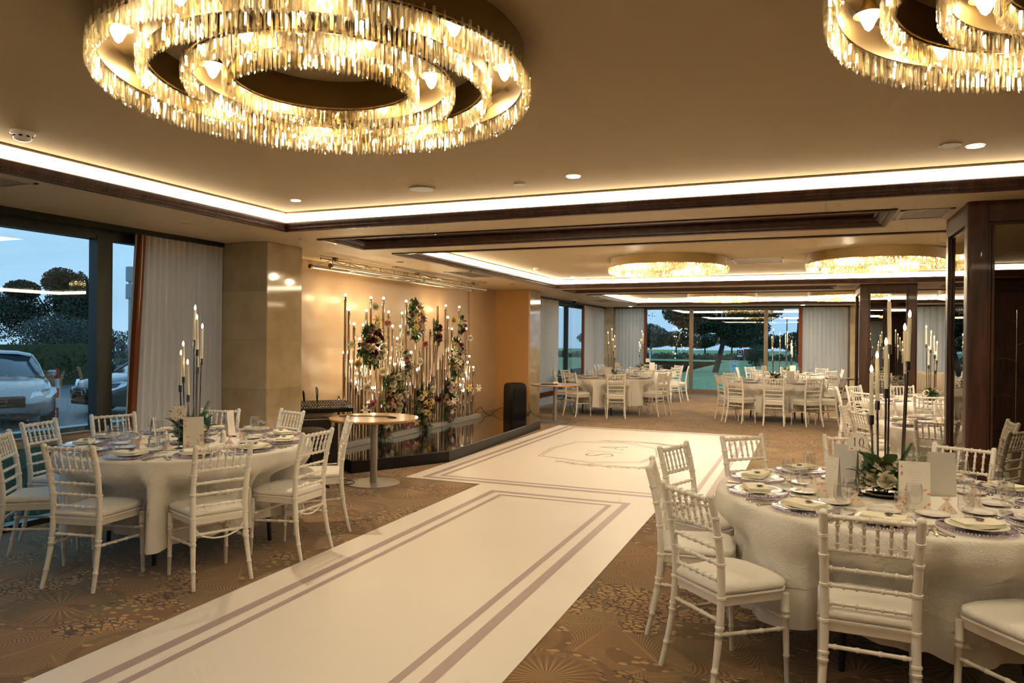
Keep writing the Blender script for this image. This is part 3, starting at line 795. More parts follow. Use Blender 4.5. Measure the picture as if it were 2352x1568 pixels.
# light-pipe backdrop
pb = thing('light_pipe_backdrop', 'tall row of metal pipes topped by glowing bulbs on a grey plinth', 'light installation', (-5.6,0,ZS))
PZ = ZS+.075
pl = MB()
for a, b in ((7.80,9.02),(9.03,10.6),(10.61,12.16)): pl.bbox(-.16,.06,a,b,0,.075,.004)
link('plinth', pl.mesh('plinth', slate_grey), pb)
lit = [(7.99,2.15),(8.07,1.97),(8.19,1.78),(8.48,1.97),(8.41,1.77),(8.59,2.15),(8.91,2.16),(9.05,1.97),(9.16,1.77),(9.38,1.77),(9.54,2.15),(9.51,1.97),(8.32,1.58),(8.04,1.4),(8.18,1.28),(9.29,1.59),(8.83,1.59),(9.03,1.39),(9.15,1.3),(8.73,1.39),(8.92,1.1),(8.38,1.11),(8.29,1.2),(8.24,1.0),(8.67,.9),(8.75,.83),(8.56,.7),(7.86,.73),(8.34,.9),(8.52,1.2),(9.28,1.21),(9.48,1.2),(9.7,1.38),(9.61,1.29),(9.83,1.59),(9.89,1.11),(9.64,.9),(9.02,.61),(9.1,.6),(10.83,2.14),(10.91,1.95),(11.34,2.14),(11.06,1.76),(11.22,1.57),(11.62,1.77),(11.76,1.28),(11.78,1.17),(11.93,1.08),(11.02,1.28),(10.93,.91),(11.4,.79),(11.52,.68),(11.62,.88),(11.96,.59)]
unlit = [(10.55,2.14),(10.42,1.94),(10.08,1.76),(10.3,1.76),(10.2,1.57),(10.75,1.37),(10.66,1.29),(11.57,1.92),(10.54,1.18),(10.78,.99),(9.97,1.45),(10.0,1.2),(10.12,1.35),(10.48,1.5),(10.36,1.05),(10.25,.95),(10.62,.8),(9.75,.95),(9.93,.85),(10.9,1.1),(11.15,1.05),(11.3,1.15),(11.1,.85),(11.7,.75),(8.0,.85),(8.12,1.05),(8.45,.95),(8.62,1.3),(8.98,.95),(9.2,.9),(9.36,1.0),(9.55,.85),(9.78,1.15),(11.85,.8)]
bulb_me = MB().ball((0,0,0), .0165, 12, 8).mesh('bulb', bulb_m, True, 180)
sock_me = MB().lathe([(.014,-.05),(.014,-.018),(.010,-.012)], 10).mesh('socket', dchrome, True)
pipe_cache = {}; pipe_m = pbr('pipe_steel', (.50,.41,.33), .22, 1)
def pipe_me(h):
    k = round(h, 2)
    if k not in pipe_cache:
        mb = MB().lathe([(.017,0),(.017,k*.45),(.0185,k*.45+.004),(.0185,k*.45+.02),(.017,k*.45+.024),(.017,k-.03),(.020,k-.026),(.020,k)], 10)
        pipe_cache[k] = mb.mesh('pipe', pipe_m, True)
    return pipe_cache[k]
rp = random.Random(8); placed = []
allp = [(y, z, 1) for y, z in lit]+[(y, z, 0) for y, z in unlit]
for i, (y, z, on) in enumerate(allp):
    x = 0.0
    for cand in (0, -.05, -.10, .03):
        if all(abs(y-py) > .043 or abs(cand-px) > .03 for px, py in placed): x = cand; break
    else: x = -.13
    placed.append((x, y))
    h = z-.055-PZ
    p = link('pipe', pipe_me(h), pb, (x, y, .075))
    link('socket', sock_me, p, (0,0,h+.045))
    if on: link('bulb', bulb_me, p, (0,0,h+.055))
for k in range(5):
    ld = bpy.data.lights.new('bulb_glow', 'POINT'); ld.energy = 2.6*PIPE_P; ld.color = (1,.72,.38); ld.shadow_soft_size = .02
    lo = bpy.data.objects.new('bulb_glow', ld); C.objects.link(lo)
    lo.location = [(-5.8,8.02,2.12),(-5.8,8.58,2.12),(-5.8,9.0,2.05),(-5.8,10.87,2.12),(-5.8,11.35,2.1)][k]
for k in range(4):
    ld = bpy.data.lights.new('bulb_glow', 'POINT'); ld.energy = 1.6*PIPE_P; ld.color = (1,.72,.38); ld.shadow_soft_size = .03
    lo = bpy.data.objects.new('bulb_glow', ld); C.objects.link(lo)
    lo.location = [(-5.53,8.5,1.15),(-5.53,9.35,1.25),(-5.53,10.95,1.4),(-5.53,11.7,1.0)][k]

# ------------------------------------------------------------------ flowers
def rose_mesh(mat, rnd, r=.05):
    mb = MB()
    for n, rad, h0, h1, curl, ph in ((5,1.0,.02,.62,.30,0),(5,.78,.08,.80,.16,.6),(4,.56,.12,.92,.06,.2),(3,.36,.2,.98,.0,1.1),(2,.18,.3,1.0,-.02,.4)):
        span = PI/n*1.35
        for k in range(n):
            a = 2*PI*k/n+ph; vs = []; cols, rows = 5, 4
            for j in range(rows+1):
                v = j/rows
                for i in range(cols+1):
                    u = (i/cols-.5)*2; th = a+u*span*(.55+.45*math.sin(PI*min(1, v*.8+.2)))
                    q = rad*(.30+.70*math.sin(PI/2*v))+(curl*.5*v**3)-.05*u*u*v+.03*(k % 2)
                    z_ = h0+(h1-h0)*v-.16*u*u*v-curl*.35*v**4
                    vs.append((r*q*math.cos(th), r*q*math.sin(th), r*z_))
            fs = [(j*(cols+1)+i, j*(cols+1)+i+1, (j+1)*(cols+1)+i+1, (j+1)*(cols+1)+i) for j in range(rows) for i in range(cols)]
            mb.add(vs, fs)
    mb.ball((0,0,r*.12), r*.45, 7, 4, 0, (1,1,.5))
    return mb.mesh('rose', mat, True, 180)
def lily_mesh(mat):
    mb = MB()
    for k in range(6):
        a = 2*PI*k/6; ca, sa = math.cos(a), math.sin(a); vs = []
        prof = [(.004,.008,0),(.018,.014,.03),(.045,.017,.045),(.07,.008,.038),(.078,.001,.030)]
        for rad, w, h in prof: vs += [(rad*ca-w*sa, rad*sa+w*ca, h), (rad*ca, rad*sa, h-.004), (rad*ca+w*sa, rad*sa-w*ca, h)]
        fs = []
        for j in range(4): fs += [(3*j,3*j+1,3*j+4,3*j+3),(3*j+1,3*j+2,3*j+5,3*j+4)]
        mb.add(vs, fs)
    mb.ball((0,0,.02), .008, 6, 4)
    return mb.mesh('lily', mat, True, 180)
rnd0 = random.Random(2)
FL = {n: rose_mesh(m, rnd0) for n, m in dict(cream=cream_f, mauve=mauve_f, burgundy=burg_f, peach=peach_f, yellow=yellow_f, pink=pink_f).items()}
LIL = {n: lily_mesh(m) for n, m in dict(cream=cream_f, yellow=yellow_f, peach=peach_f).items()}
def leaf(mb, base, dirv, ln, w, bend=.3, m=0, up=Vector((0,0,1))):
    d = Vector(dirv).normalized(); side = d.cross(up)
    if side.length < .05: side = d.cross(Vector((1,0,0)))
    side.normalize(); nn = side.cross(d).normalized(); vs = []; b = Vector(base)
    for j in range(6):
        t_ = j/5; c = b+d*ln*t_-nn*(-bend*ln*.5)*math.sin(PI*t_*.5)*t_ - up*(bend*ln*.45*t_*t_)
        ww = w*math.sin(PI*(t_*.92+.04))**.8
        vs += [c+side*ww+nn*ww*.2, c, c-side*ww+nn*ww*.2]
    fs = []
    for j in range(5): fs += [(3*j,3*j+1,3*j+4,3*j+3),(3*j+1,3*j+2,3*j+5,3*j+4)]
    mb.add(vs, fs, m)
def bouquet(label, y, z, ry, rz, nf, pal, seed, x=-5.53, lean=0):
    rn = random.Random(seed); t = thing('flower_bouquet', label, 'flowers', (x, y, z))
    fol = MB()
    for i in range(int(nf*12)):
        a = rn.uniform(0, 2*PI); q = rn.uniform(.2,1.05)
        p = (rn.uniform(-.03,.055), ry*q*math.cos(a)+lean*rz*q*math.sin(a), rz*q*math.sin(a))
        leaf(fol, p, (rn.uniform(.1,.9), math.cos(a)+rn.uniform(-.6,.6), math.sin(a)+rn.uniform(-.8,.5)), rn.uniform(.06,.12), rn.uniform(.012,.026), .4, rn.choice((0,0,1,1,1,1,2)))
    for i in range(nf//2):
        a = rn.uniform(0, 2*PI); p = (0, ry*math.cos(a)*.6, rz*math.sin(a)*.6)
        q = (rn.uniform(0,.04), ry*math.cos(a)*1.35, rz*math.sin(a)*1.3); fol.tube([p, q], .0018, 4, 0)
        for s in range(4):
            u = .5+.5*s/3; b = [p[k]+(q[k]-p[k])*u for k in range(3)]; leaf(fol, b, (.3, rn.uniform(-1,1), rn.uniform(-1,1)), .035, .010, .2, 1)
    link('foliage', fol.mesh('foliage', [leaf_m, leaf_dk, leaf_lt], True, 180), t)
    pts = []; tries = 0
    while len(pts) < nf and tries < 4000:
        tries += 1; a = rn.uniform(0, 2*PI); q = math.sqrt(rn.random())*.95; s = rn.uniform(.6,1.05)
        yy, zz = ry*q*math.cos(a)+lean*rz*q*math.sin(a), rz*q*math.sin(a)
        if all((yy-a_)**2+(zz-b_)**2 > (.052*(s+c_)/1.9)**2 for a_, b_, c_ in pts): pts.append((yy, zz, s))
    for i, (yy, zz, s) in enumerate(pts):
        col = rn.choice(pal); dx = math.sqrt(max(0, 1-(yy/(ry+.01))**2*.6-(zz/(rz+.01))**2*.6))*.07
        if col.startswith('lily'): me = LIL[col[5:]]; nm = 'lily'
        else: me = FL[col]; nm = 'rose'
        v = Vector((1.0, yy/ry*.6-.45, zz/rz*.5+.05)).normalized()
        o = link(nm, me, t, (dx, yy, zz)); o.rotation_mode = 'QUATERNION'; o.rotation_quaternion = v.to_track_quat('Z','Y'); o.scale = (s*.95,)*3
    return t
bouquet('large bouquet of cream and mauve roses left of the tallest bulbs on the pipe wall', 8.48,1.50,.26,.25,24,['cream','mauve','cream','mauve','lily_peach','burgundy'],31)
bouquet('bouquet of mauve and peach roses highest on the pipe wall', 9.66,1.87,.20,.26,20,['mauve','cream','pink','peach','lily_yellow','mauve','cream'],32)
bouquet('low bouquet of burgundy, peach and cream roses behind the bistro table', 9.10,.74,.26,.33,24,['peach','burgundy','cream','pink','mauve','cream'],33,lean=-.1)
bouquet('bouquet of yellow and dark red blooms hanging to the stage floor', 9.98,.50,.22,.30,20,['yellow','mauve','burgundy','lily_yellow','peach','cream'],34,lean=-.25)
bouquet('bouquet of peach and cream roses low on the pipe wall at right', 10.84,.55,.20,.30,18,['peach','cream','pink','mauve','lily_cream'],35)
bouquet('bouquet with a big green leaf high on the right end of the pipes', 11.08,1.28,.20,.30,18,['cream','mauve','yellow','burgundy','lily_cream','peach'],36)
bouquet('small dark red spray on the tall unlit pipes', 10.36,1.68,.08,.15,6,['burgundy','burgundy'],37)
bouquet('tiny dark red spray on the rightmost tall pipe', 11.25,1.83,.08,.12,3,['burgundy','pink'],38)
bouquet('small pink and mauve cluster low down under the bistro table top', 8.82,.36,.13,.14,7,['mauve','pink','cream'],39)
bouquet('small pink cluster beside the dimmer bulb in the middle of the pipes', 9.42,1.22,.09,.16,6,['pink','mauve','lily_cream'],40)
singles = [(8.02,1.50,'cream'),(8.20,1.24,'yellow'),(8.42,.92,'cream'),(8.36,.62,'cream'),(8.55,.68,'pink'),(8.60,2.02,'cream'),(8.64,1.84,'yellow'),(8.92,1.80,'peach'),(8.80,1.12,'cream'),(9.22,1.46,'cream'),(8.9,.52,'yellow'),(9.86,1.24,'cream'),(10.02,1.5,'pink'),(10.28,.78,'cream'),(10.5,.60,'burgundy'),(11.0,1.9,'yellow'),(11.65,1.6,'cream'),(11.62,.72,'yellow'),(12.0,.70,'cream'),(9.5,.30,'pink'),(9.75,.33,'peach')]
singles.sort()
words = ['first','second','third','fourth','fifth','sixth','seventh','eighth','ninth','tenth','eleventh','twelfth','thirteenth','fourteenth','fifteenth','sixteenth','seventeenth','eighteenth','nineteenth','twentieth','twenty-first']
for i, (y, z, c) in enumerate(singles):
    t = thing('single_bloom', 'single %s bloom clipped to a pipe, %s loose bloom from the left' % (c, words[i]), 'flower', (-5.555, y, z), 0, 'loose blooms on the pipe wall')
    me = LIL[c] if c in LIL and i % 2 == 0 else FL[c]
    o = link('blossom', me, t, (.01,0,0)); o.rotation_mode = 'QUATERNION'; o.rotation_quaternion = Vector((1,-.5,.1)).to_track_quat('Z','Y')
    s = MB().tube([(0,0,0),(-.01,.01,-.06),(-.015,-.01,-.13)], .002, 5); leaf(s, (-.01,.01,-.05), (.4,.8,.3), .07, .014, .3)
    link('stem', s.mesh('stem', leaf_m, True), t)

# ------------------------------------------------------------------ lighting truss over the stage
t = thing('lighting_truss', 'silver metal truss hung under the soffit above the floral stage', 'truss', (0,0,0))
yt0, yt1 = 7.42, 12.05
ch = {'a': (-5.72,2.475), 'b': (-5.42,2.475), 'c': (-5.57,2.565)}
for k, (x, z) in ch.items(): link('chord', MB().tube([(x,yt0,z),(x,yt1,z)], .024 if k != 'c' else .012, 10).mesh('chord', alum, True), t)
br = MB(); y = yt0+.05; k = 0
while y < yt1-.4:
    for c in ('a','b'):
        x, z = ch[c]; br.tube([(x,y,z),(ch['c'][0],y+.18,2.565)], .007, 6); br.tube([(ch['c'][0],y+.18,2.565),(x,y+.37,z)], .007, 6)
    br.tube([(ch['a'][0],y,2.475),(ch['b'][0],y+.18,2.475)], .007, 6); br.tube([(ch['b'][0],y+.18,2.475),(ch['a'][0],y+.37,2.475)], .007, 6)
    y += .37
link('bracing', br.mesh('bracing', alum, True), t)
cp = MB()
for x, z in (ch['a'], ch['b']):
    for yy in (yt0-.012, 9.72, yt1): cp.tube([(x,yy,z),(x,yy+.03,z)], .029, 10)
for yy in (7.7, 9.8, 11.8): cp.box(-5.60,-5.54,yy,yy+.04,2.56,H-.0005)
link('coupler', cp.mesh('coupler', dchrome, True), t)

# ------------------------------------------------------------------ sound gear
t = thing('loudspeaker', 'black upright loudspeaker with rounded top on the stage by the ochre panel', 'speaker', (-5.08,12.62,ZS), R(62))
poly = []
for x, y in ((-.17,-.16),(.17,-.16),(.19,-.12),(.12,.16),(-.12,.16),(-.19,-.12)): poly.append((x,y))
mb = MB(); n = 6; lv = [(0,.97),(.02,1),(.50,1),(.57,.97),(.61,.86),(.63,.62)]
vs = []; fs = []
for z, s in lv: vs += [(x*s, y*s, z) for x, y in poly]
for j in range(len(lv)-1):
    for i in range(n): fs.append((j*n+i, j*n+(i+1)%n, (j+1)*n+(i+1)%n, (j+1)*n+i))
fs += [tuple(range(n))[::-1], tuple((len(lv)-1)*n+i for i in range(n))]
link('cabinet', mb.add(vs, fs).mesh('cabinet', black_pl, True, 35), t)
link('grille', MB().bbox(-.15,.15,-.172,-.155,.05,.52,.006).mesh('grille', pbr('speaker_mesh', (.007,.006,.006), .7, 0, .2, bump=(300,.6))), t)
link('handle', MB().bbox(.125,.17,-.07,.05,.36,.50,.01).mesh('handle', pbr('speaker_recess', (.05,.035,.028), .5)), t)
for x, y in ((-.13,-.1),(.13,-.1),(-.1,.12),(.1,.12)): pass
def cable(label, pts, r=.005, mat=None, sm=True):
    P_ = [Vector(p) for p in pts]; out = []
    for i in range(len(P_)-1):
        a = P_[max(i-1,0)]; b = P_[i]; c = P_[i+1]; d = P_[min(i+2, len(P_)-1)]
        for k in range(6):
            u = k/6; out.append(.5*((2*b)+(-a+c)*u+(2*a-5*b+4*c-d)*u*u+(-a+3*b-3*c+d)*u**3))
    out.append(P_[-1])
    return tag(link('cable', MB().tube(out, r, 6).mesh('cable', mat or black_pl, True)), label, 'cable')
cable('black cable looping on the stage between the pipe wall and loudspeaker', [(-5.75,12.3,ZS+.01),(-5.72,12.5,.30),(-5.65,12.6,.18),(-5.55,12.62,ZS+.01),(-5.62,12.85,ZS+.01),(-5.5,12.95,.26),(-5.38,12.9,.24),(-5.35,12.75,ZS+.01),(-5.28,12.7,ZS+.02)])
cable('black cable running from the loudspeaker to the beige pier', [(-4.9,12.8,ZS+.008),(-4.97,13.1,ZS+.008),(-5.05,13.25,ZS+.008),(-5.1,13.6,ZS+.006),(-5.22,13.8,ZS+.03),(-5.24,13.84,.3)])
# flight case
ct = thing('flight_case', 'black flight case with silver latches standing beside the stage', 'flight case', (-5.32,6.98,0), R(50))
link('case_body', MB().bbox(-.29,.29,-.02,.5,.03,.64,.01).mesh('case_body', pbr('case_laminate', (.016,.014,.014), .45, noise=(40,.3))), ct)
e = MB()
for x in (-.295,.28):
    for y in (-.025,.49): e.bbox(x,x+.015,y,y+.015,.03,.645,.003)
for z in (.635,.03):
    e.bbox(-.295,.295,-.025,-.012,z,z+.014,.003); e.bbox(-.295,.295,.492,.505,z,z+.014,.003)
link('edge_rail', e.mesh('edge_rail', alum), ct)
for x in (-.17,.12):
    l = MB()
    for a in ((-.055,.055,.07,.08),(-.055,.055,-.08,-.07),(-.055,-.045,-.08,.08),(.045,.055,-.08,.08)): l.bbox(x+a[0],x+a[1],-.034,-.02,.36+a[2],.36+a[3],.003)
    l.bbox(x-.03,x+.03,-.03,-.02,.33,.39,.003); link('latch', l.mesh('latch', vent_white), ct)
link('latch', MB().bbox(.2,.24,-.034,-.02,.55,.62,.004).mesh('latch', vent_white), ct)
link('runner_bar', MB().bbox(-.12,.27,-.04,-.015,.09,.12,.004).mesh('runner_bar', alum), ct)
for x in (-.24,.24):
    for y in (.03,.44): link('caster', MB().tube([(x-.012,y,.018),(x+.012,y,.018)], .018, 12).mesh('caster', black_pl, True), ct)
# mixing desk on a small frame over the case
st = thing('equipment_stand', 'silver tubular stand holding the mixing desk', 'stand', (-5.32,6.98,.645), R(50))
s = MB()
for x in (-.24,.22):
    s.tube([(x,.0,0),(x,.0,.055)], .012, 8); s.tube([(x,.42,0),(x,.42,.055)], .012, 8); s.tube([(x,-.01,.055),(x,.43,.055)], .012, 8)
s.tube([(-.26,0,.063),(.24,0,.063)], .012, 8)
link('tube_frame', s.mesh('tube_frame', alum, True), st)
mt = thing('mixing_desk', 'black sound mixing desk with rows of knobs and faders', 'mixer', (-5.27,7.06,.722), R(46))
b = MB(); x0, x1 = -.38, .36
prof = [(-.08,0),(-.08,.045),(.38,.10),(.46,.10),(.46,0)]
b.add([(x0,y,z) for y,z in prof]+[(x1,y,z) for y,z in prof], [(4,3,2,1,0),(5,6,7,8,9)]+[(i,(i+1)%5,5+(i+1)%5,5+i) for i in range(5)])
link('desk_body', b.mesh('desk_body', black_pl), mt)
kn = MB(); fd = MB()
for i in range(22):
    x = -.35+i*.031
    for j in range(8):
        y = .1+j*.034; z = .045+(y+.08)*.12; kn.lathe([(.006,0),(.005,.014),(.001,.015)], 6, (x,y,z), j % 3 == 0)
    y = -.03+.05*((i*7) % 5)/5; z = .045+(y+.08)*.12; fd.bbox(x-.007,x+.007,y-.012,y+.012,z,z+.014,.003)
link('knobs', kn.mesh('knobs', [steelb, vent_white]), mt); link('faders', fd.mesh('faders', porcelain), mt)
cable('two black cables arching up behind the mixing desk', [(-5.60,7.16,.82),(-5.58,7.12,.93),(-5.53,7.06,.96),(-5.49,7.02,.93),(-5.47,7.01,.83)], .007)
cable('thin black cable looping up from the back of the mixing desk', [(-5.50,7.28,.82),(-5.47,7.22,.97),(-5.42,7.16,1.0),(-5.37,7.12,.96),(-5.36,7.1,.82)], .006)
t = thing('padded_stool', 'round black leather padded stool in front of the flight case', 'stool', (-4.86,6.33,0), 0)
link('cushion', MB().lathe([(.18,.50),(.215,.52),(.222,.57),(.20,.61),(.12,.635),(.001,.64)], 28).mesh('cushion', black_le, True), t)
link('post', MB().lathe([(.03,.05),(.03,.50)], 12).mesh('post', black_pl, True), t)
for k in range(4):
    a = k*PI/2+.4; link('leg', MB().tube([(0,0,.09),(.2*math.cos(a),.2*math.sin(a),.012)], .012, 8).mesh('leg', black_pl, True), t)

# ------------------------------------------------------------------ bistro tables
def bistro(label, x, y, r=.47, z=.725, rb=.29, top=None):
    t = thing('bistro_table', label, 'table', (x,y,0))
    link('table_top', MB().lathe([(r-.012,z-.026),(r,z-.014),(r,z-.006),(r-.003,z)], 56).mesh('table_top', top or table_top_wood, True, 30), t)
    link('column', MB().lathe([(.038,.012),(.038,z-.03),(.09,z-.026)], 24).mesh('column', grey_metal, True, 30), t)
    link('base', MB().lathe([(rb,0),(rb,.008),(rb-.006,.012),(.05,.016)], 48).mesh('base', grey_metal, True, 30), t)
    return t
bistro('round beech topped bistro table on a grey column in front of the pipe wall', -4.40,6.83, .485)
bistro('round bistro table on a grey column beyond the stage near the left curtain', -4.54,13.42,.48)
dk = pbr('dark_walnut_top', (.05,.02,.012), .3)
bistro('dark round bistro table by the far left windows behind the chairs', -5.25,17.0,.45,.72,.27,dk)
bistro('dark round bistro table half hidden left of the far wooden pillar', .62,15.75+.9,.28,.84,.2,dk)
cable('black power cable lying across the beech bistro table top', [(-4.78,6.72,.731),(-4.6,6.84,.731),(-4.42,6.9,.731),(-4.25,6.92,.731),(-4.14,6.86,.731),(-4.22,6.82,.731)], .005, pbr('cable_brown',(.03,.012,.01),.5))
cable('thin black cable coiled on the carpet at the foot of the beech bistro table', [(-4.9,6.75,.006),(-4.7,6.6,.006),(-4.55,6.62,.02),(-4.6,6.75,.02),(-4.8,6.85,.006),(-4.95,6.95,.006)], .004)
t = thing('small_tray', 'dark flat menu tray on the far bistro table', 'tray', (-4.62,13.3,.7255), .2)
link('tray_plate', MB().bbox(-.16,.16,-.11,.11,0,.008,.003).mesh('tray_plate', black_le), t)
t = thing('sugar_bowl', 'little ivory box of sachets on the far bistro table', 'bowl', (-4.54,13.45,.7255), .2)
link('box', MB().bbox(-.05,.05,-.035,.035,0,.035,.005).mesh('box', card_m), t)
sm = MB()
for k in range(5): sm.box(-.04+k*.018,-.03+k*.018,-.025,.025,.01,.048)
link('sachets', sm.mesh('sachets', napkin_m), t)
o = MB().bbox(-.85,.85,-.35,.35,0,.86,.03); bx = thing('covered_counter', 'low counter covered in beige cloth before the back curtain between the wooden pillars', 'counter', (3.35,19.9,0), R(12))
cl = MB(); n = 60; vs = []; fs = []
def rect_pt(s, w, d):
    s %= 1; P4 = 2*(w+d)*2; q = s*4*(w+d)
    if q < 2*w: return (-w+q, -d)
    q -= 2*w
    if q < 2*d: return (w, -d+q)
    q -= 2*d
    if q < 2*w: return (w-q, d)
    q -= 2*w
    return (-w, d-q)
for j, z in enumerate((.88,.86,.5,.02)):
    for i in range(n):
        x, y = rect_pt(i/n, .85+.02*j, .35+.02*j); k = 1+.015*j*math.sin(i*1.7); vs.append((x*k, y*k, z+.03*math.sin(i*.4)*(j < 2)))
for j in range(3):
    for i in range(n): fs.append((j*n+i, j*n+(i+1)%n, (j+1)*n+(i+1)%n, (j+1)*n+i))
fs.append(tuple(range(n)))
link('cloth_cover', cl.add(vs, fs).mesh('cloth_cover', pbr('beige_cloth', (.36,.29,.20), .9), True), bx)
link('counter_top', MB().bbox(-.8,.8,-.3,.3,0,.85,.01).mesh('counter_top', wood_m), bx)
# arcs of thin metal against the front wall (seen in the mirrors)
t = thing('metal_arc_sculpture', 'thin curved metal arcs before the dark panelled wall, seen in the mirrors', 'sculpture', (2.9,-.95,0))
link('base', MB().lathe([(.16,0),(.16,.02),(.02,.03)], 24).mesh('base', dchrome, True), t)
link('stem', MB().tube([(0,0,.02),(0,0,2.1)], .008, 8).mesh('stem', chrome, True), t)
for k, (z, r, s) in enumerate(((2.1,.42,1),(1.9,.45,-1),(1.55,.5,1),(1.3,.42,-1),(1.0,.5,1),(.75,.45,-1))):
    pts = [(s*r*math.sin(q/12*PI*.55), 0, z+.02-r*(1-math.cos(q/12*PI*.55))*.9+.12*math.sin(q/12*PI)) for q in range(13)]
    link('arc', MB().tube(pts, .005, 6).mesh('arc', chrome, True), t)
# ------------------------------------------------------------------ chiavari chair
def beads(path, r, rings, rb=1.32, hw=.006):
    """resample a path (list of xyz) adding small bead rings at the given arc fractions"""
    P_ = [Vector(p) for p in path]; acc = [0]
    for a, b in zip(P_, P_[1:]): acc.append(acc[-1]+(b-a).length)
    T = acc[-1]
    def at(s):
        s = min(max(s, 0), T)
        for i in range(len(acc)-1):
            if s <= acc[i+1]+1e-9:
                u = (s-acc[i])/(acc[i+1]-acc[i]); return P_[i].lerp(P_[i+1], u)
        return P_[-1]
    def rad(s): return r(s/T) if callable(r) else r
    st = {0:1, T:1}
    for a in acc: st[a] = 1
    for f in rings:
        c = f*T; st[c-hw*1.6] = 1; st[c-hw] = rb; st[c+hw] = rb; st[c+hw*1.6] = 1
    ks = sorted(k for k in st if -1e-6 <= k <= T+1e-6)
    return [at(k) for k in ks], [rad(k)*st[k] for k in ks]
def bz(p, n=10):   # smooth a coarse path with catmull-rom
    P_ = [Vector(q) for q in p]; out = []
    for i in range(len(P_)-1):
        a = P_[max(i-1,0)]; b = P_[i]; c = P_[i+1]; d = P_[min(i+2, len(P_)-1)]
        for k in range(3):
            u = k/3; out.append(.5*((2*b)+(-a+c)*u+(2*a-5*b+4*c-d)*u*u+(-a+3*b-3*c+d)*u**3))
    return out+[P_[-1]]
def seat_poly(s=1, ins=0):
    pts = []
    for x, y in ((-.172,-.175),(.172,-.175),(.185,-.05),(.198,.10),(.20,.165),(.17,.205),(.09,.222),(0,.227),(-.09,.222),(-.17,.205),(-.20,.165),(-.198,.10),(-.185,-.05)):
        l = math.hypot(x, y); pts.append((x*s-ins*x/l, y*s-ins*y/l))
    return pts
CM = {}
for sx in (-1, 1):
    p = bz([(sx*.186,-.240,0),(sx*.178,-.205,.14),(sx*.170,-.178,.30),(sx*.168,-.168,.45),(sx*.170,-.175,.60),(sx*.174,-.202,.76),(sx*.176,-.238,.895)])
    a, b = beads(p, lambda f: .0125+.006*min(1, f*2.6)-.002*max(0, f-.6), (.13,.31,.345,.49,.66,.80,.90), 1.22, .005)
    m = MB().tube(a, b, 10); m.ball((sx*.176,-.239,.900), .0185, 10, 6)
    CM['back%d' % sx] = m.mesh('back_post', white_lacq, True, 50)
    a, b = beads([(sx*.190,.205,0),(sx*.186,.192,.42)], lambda f: .0115+.0065*f, (.30,.74,.80), 1.18, .005)
    CM['front%d' % sx] = MB().tube(a, b, 10).mesh('leg', white_lacq, True, 50)
def hrail(x, y, z, r, nb, bow=0):
    path = [(-x+2*x*k/6, y-bow*math.sin(PI*k/6), z) for k in range(7)]
    a, b = beads(path, r, [(.5+i)/nb for i in range(nb)], 1.45, .004); return MB().tube(a, b, 8)
CM['top'] = hrail(.172, -.233, .885, .0115, 7).mesh('top_rail', white_lacq, True, 50)
CM['r2'] = hrail(.172, -.193, .742, .009, 7).mesh('cross_rail', white_lacq, True, 50)
CM['r3'] = hrail(.170, -.180, .660, .0085, 7).mesh('cross_rail', white_lacq, True, 50)
CM['r4'] = hrail(.168, -.173, .588, .0085, 7).mesh('cross_rail', white_lacq, True, 50)
CM['r5'] = hrail(.167, -.168, .512, .0085, 7).mesh('cross_rail', white_lacq, True, 50)
a, b = beads([(0,-.233,.885),(0,-.212,.815),(0,-.193,.742)], .0068, (.25,.5,.8), 1.5, .004)
CM['sp'] = MB().tube(a, b, 8).mesh('spindle', white_lacq, True, 50)
m = MB(); q = seat_poly(); n = len(q)
vs = []
for z, ins in ((.392,.020),(.398,.008),(.428,.004),(.440,-.004),(.447,-.002),(.449,.01)): 
    vs += [(x, y, z) for x, y in seat_poly(1, ins)]
fs = [(j*n+i, j*n+(i+1)%n, (j+1)*n+(i+1)%n, (j+1)*n+i) for j in range(5) for i in range(n)]+[tuple(range(n))[::-1], tuple(5*n+i for i in range(n))]
CM['seat'] = m.add(vs, fs).mesh('seat', white_lacq, True, 40)
m = MB(); vs = []
rc = random.Random(4); jit = [rc.uniform(-.004,.004) for _ in range(n)]
for z, ins in ((.449,.006),(.455,-.004),(.470,-.008),(.484,.0),(.492,.022),(.497,.07),(.499,.13)):
    vs += [(x, y, z+jit[i]*(z > .46)) for i, (x, y) in enumerate(seat_poly(.985, ins))]
fs = [(j*n+i, j*n+(i+1)%n, (j+1)*n+(i+1)%n, (j+1)*n+i) for j in range(6) for i in range(n)]+[tuple(range(n))[::-1], tuple(6*n+i for i in range(n))]
CM['cushion'] = m.add(vs, fs).mesh('cushion', cushion_m, True, 60)
def strut(a_, b_, r, nb):
    a, b = beads([a_, b_], r, [(.5+i)/nb for i in range(nb)], 1.3, .005); return MB().tube(a, b, 8)
CM['st_r'] = strut((-.170,-.176,.335), (.170,-.176,.335), .0095, 4).mesh('stretcher', white_lacq, True, 50)
CM['st_f'] = strut((-.187,.196,.30), (.187,.196,.30), .0095, 4).mesh('stretcher', white_lacq, True, 50)
for sx in (-1, 1): CM['st_s%d' % sx] = strut((sx*.172,-.186,.275), (sx*.188,.198,.255), .0095, 4).mesh('stretcher', white_lacq, True, 50)
